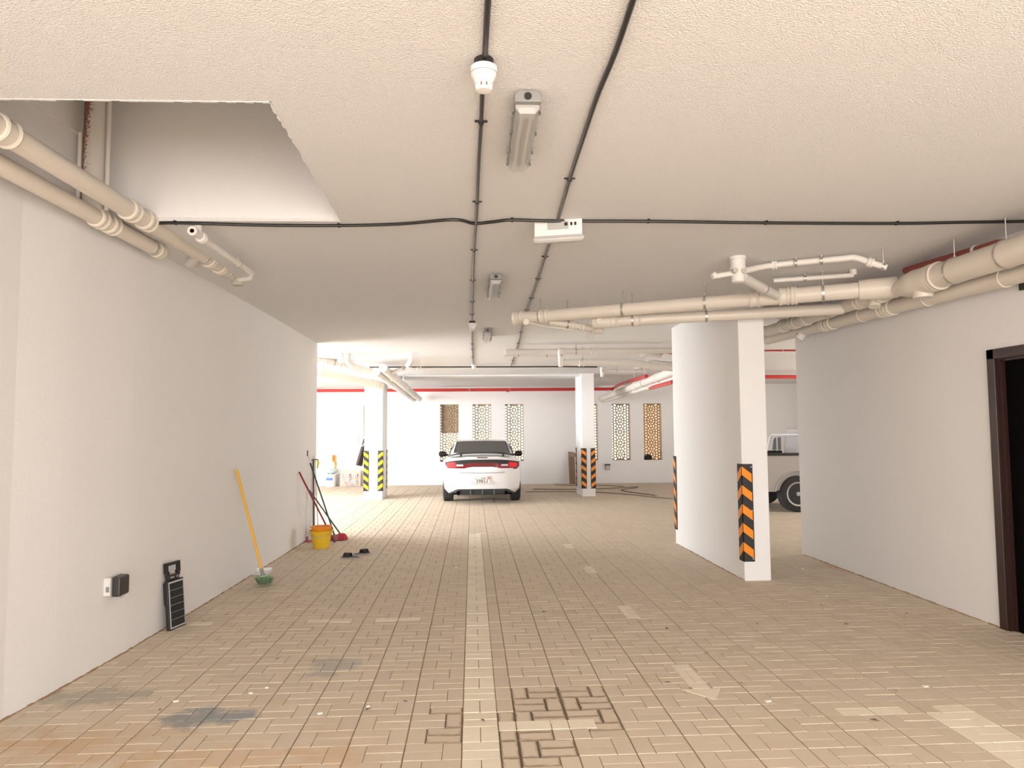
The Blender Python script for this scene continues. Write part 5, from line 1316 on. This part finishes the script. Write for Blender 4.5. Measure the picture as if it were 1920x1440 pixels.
# ================================================================== FAR RIGHT, AT THE REAR WALL
pxs = (1068, 1071.5, 1075.2, 1079.5)
t = thing('timber_stack', 'bundle of old timber planks leaning on the rear wall beside right far column', 'timber', FL(1074, 906))
for k in range(3):
    a, b_ = FL(pxs[k], 906.3), FL(pxs[k+1], 906.3); yy = YB - .28; zt = PY(1073, 847 + k*.6, YB - .08).z
    xa, xb = PY(pxs[k], 900, yy).x + .004, PY(pxs[k+1], 900, yy).x - .004
    MB().add([(xa, yy, 0), (xb, yy, 0), (xb, yy + .04, 0), (xa, yy + .04, 0), (xa, YB - .05, zt), (xb, YB - .05, zt), (xb, YB - .01, zt), (xa, YB - .01, zt)], [(3,2,1,0),(4,5,6,7),(0,1,5,4),(1,2,6,5),(2,3,7,6),(3,0,4,7)]).build('plank', M_WOOD, t)
xa, xb = PY(1067, 850, YB - .1).x, PY(1080, 850, YB - .1).x; z1 = PY(1073, 849, YB - .1).z
MB().box((xa, YB - .11, z1 - .13), (xb, YB - .05, z1)).build('cross_piece', mat('pale_timber', (.36, .25, .19), .85, var=.2, vscale=10), t)
q = PY(1138.5, 875.5, YB); t = thing('wall_socket', 'dark edged socket box on the rear wall below the lattice windows', 'socket', (q.x, YB, q.z))
MB().obox(q + Vector((0, -.03, -.01)), (.075, 0, 0), (0, .03, 0), (0, 0, .085)).build('back_box', M_GPLAS, t, bevel=.008)
MB().obox(q + Vector((0, -.065, -.02)), (.055, 0, 0), (0, .006, 0), (0, 0, .06)).build('face', mat('light_grey', (.55, .53, .50), .5), t)
MB().obox(q + Vector((0, -.05, .075)), (.085, 0, 0), (0, .05, 0), (0, 0, .018)).build('hood', M_BLACK, t)
q = PY(1215, 862, YB + .1); bm = bmesh.new(); bmesh.ops.create_icosphere(bm, subdivisions=3, radius=1)
for v in bm.verts:
    k = 1 + .15*math.sin(5*v.co.x + 2*v.co.z)*math.cos(6*v.co.y + 1); v.co = Vector((v.co.x*.13*k, v.co.y*.07*k, max(v.co.z, -.55)*.105*k))
zm = min(v.co.z for v in bm.verts)
me = bpy.data.meshes.new('bundle'); bm.to_mesh(me); bm.free(); me.materials.append(mat('black_cloth', (.02, .018, .018), .9))
o = bpy.data.objects.new('bundle', me); COL.objects.link(o); o.location = (q.x, YB + .09, WZ0 + .006 - zm); tag(o, 'black bundle lying on the sill of the rightmost lattice window', 'bundle')
def hose(label, pix, r, m_):
    t = thing('hose', label, 'hose', FL(*pix[0]), 'hoses on the far floor')
    MB().tube(spline([FL(a, b_, r + .002) for a, b_ in pix], 6), r, 8).build('tube', m_, t, smooth=True)
    for e in (pix[0], pix[-1]): MB().lathe(FL(e[0], e[1], r + .002) - Vector((.03, 0, 0)), (1, 0, 0), [(0, r + .005), (.06, r + .005)], 10).build('end_fitting', M_STEEL, t)
M_HOSE = mat('brown_hose', (.24, .18, .135), .7)
hose('long brown hose curving on the floor around the right far column', [(1000, 917), (1060, 917.5), (1120, 916.5), (1170, 914), (1196, 913), (1190, 915), (1165, 918), (1180, 922), (1230, 929)], .014, M_HOSE)
hose('brown hose lying nearest along the far floor', [(985, 922), (1060, 921.5), (1120, 923), (1180, 927), (1225, 932), (1262, 935)], .012, M_HOSE)
hose('thin brown hose close to the rear wall', [(1040, 908.5), (1075, 910), (1130, 910), (1170, 912)], .011, M_HOSE)
# ---- soil swept against the feet of the walls
def dirt_line(pts, side):
    mb = MB(); L = 0; prev = None
    a = [Vector((x, y, 0)) for x, y in pts]
    for p, q in zip(a, a[1:]):
        n = max(1, int((q - p).length/.05))
        nrm = Vector((0, 0, 1)).cross((q - p).normalized())*side
        for k in range(n):
            u0, u1 = p.lerp(q, k/n), p.lerp(q, (k+1)/n); w_ = random.uniform(.006, .022); h_ = random.uniform(.003, .011)
            mb.add([u0 - nrm*.002 - Vector((0, 0, .01)), u1 - nrm*.002 - Vector((0, 0, .01)), u1 - nrm*.002 + Vector((0, 0, h_)), u0 - nrm*.002 + Vector((0, 0, h_)), u0 + nrm*w_, u1 + nrm*w_], [(0, 1, 2, 3), (3, 2, 5, 4), (0, 4, 5, 1), (0, 3, 4), (1, 5, 2)])
    o = mb.build('soil_edge', mat('swept_soil', (.36, .23, .13), .95, var=.3, vscale=8), floor); o['kind'] = 'stuff'
dirt_line([(wx(y), y) for y in (3.0, 4.5, 4.95, 5.8, 7.4, 9.25, 12.0)], -1)
dirt_line([(XW, 9.5), (XW, DY1)], -1)
dirt_line([(3.043, 10.6), (3.043, 7.94)], -1)
# ---- litter: dry leaves and chips scattered on the paving
lv = MB()
spots = [(1010, 1190), (1020, 1147), (1325, 1225), (1295, 1291), (1252, 1279), (1390, 1280), (1680, 1295), (1420, 1169), (1587, 1170), (1540, 1134), (1640, 1350), (380, 1164), (425, 1152), (850, 1060), (1095, 1063), (905, 1350), (690, 1330), (760, 1315), (300, 1330), (350, 1215), (1700, 1150), (1250, 1178), (520, 1235), (1130, 1046)]
for (a, b_) in spots:
    q = FL(a, b_, .003); ang = random.uniform(0, 6.3); L = random.uniform(.012, .03); w_ = L*random.uniform(.3, .5)
    u_ = Vector((math.cos(ang), math.sin(ang), 0)); v_ = Vector((-u_.y, u_.x, 0)); zz = Vector((0, 0, .004))
    p = [q - u_*L, q + v_*w_ + zz, q + u_*L + zz*.5, q - v_*w_ + zz*1.5]
    lv.add(p + [x - Vector((0, 0, .0015)) for x in p], [(0,1,2,3), (7,6,5,4), (0,1,5,4), (1,2,6,5), (2,3,7,6), (3,0,4,7)])
o = lv.build('leaf_litter', mat('dry_leaf', (.16, .10, .06), .9, var=.4, vscale=3)); tag(o, 'scattered dry leaf litter across the block paving', 'litter', kind='stuff')
lv = MB()
for (a, b_) in [(690, 1325), (600, 1338), (1505, 1066), (1550, 1118), (1735, 1287), (330, 1315), (500, 1290), (855, 1064), (470, 1300), (1440, 1315), (700, 1028), (712, 1030), (645, 1062)]:
    q = FL(a, b_, .0015); s_ = random.uniform(.008, .02); lv.obox(q + Vector((0, 0, .003)), (s_, s_*.3, 0), (-s_*.2, s_*.6, 0), (0, 0, .004))
o = lv.build('plaster_chips', mat('plaster_chip', (.78, .72, .66), .9)); tag(o, 'small white plaster chips scattered on the block paving', 'litter', kind='stuff')
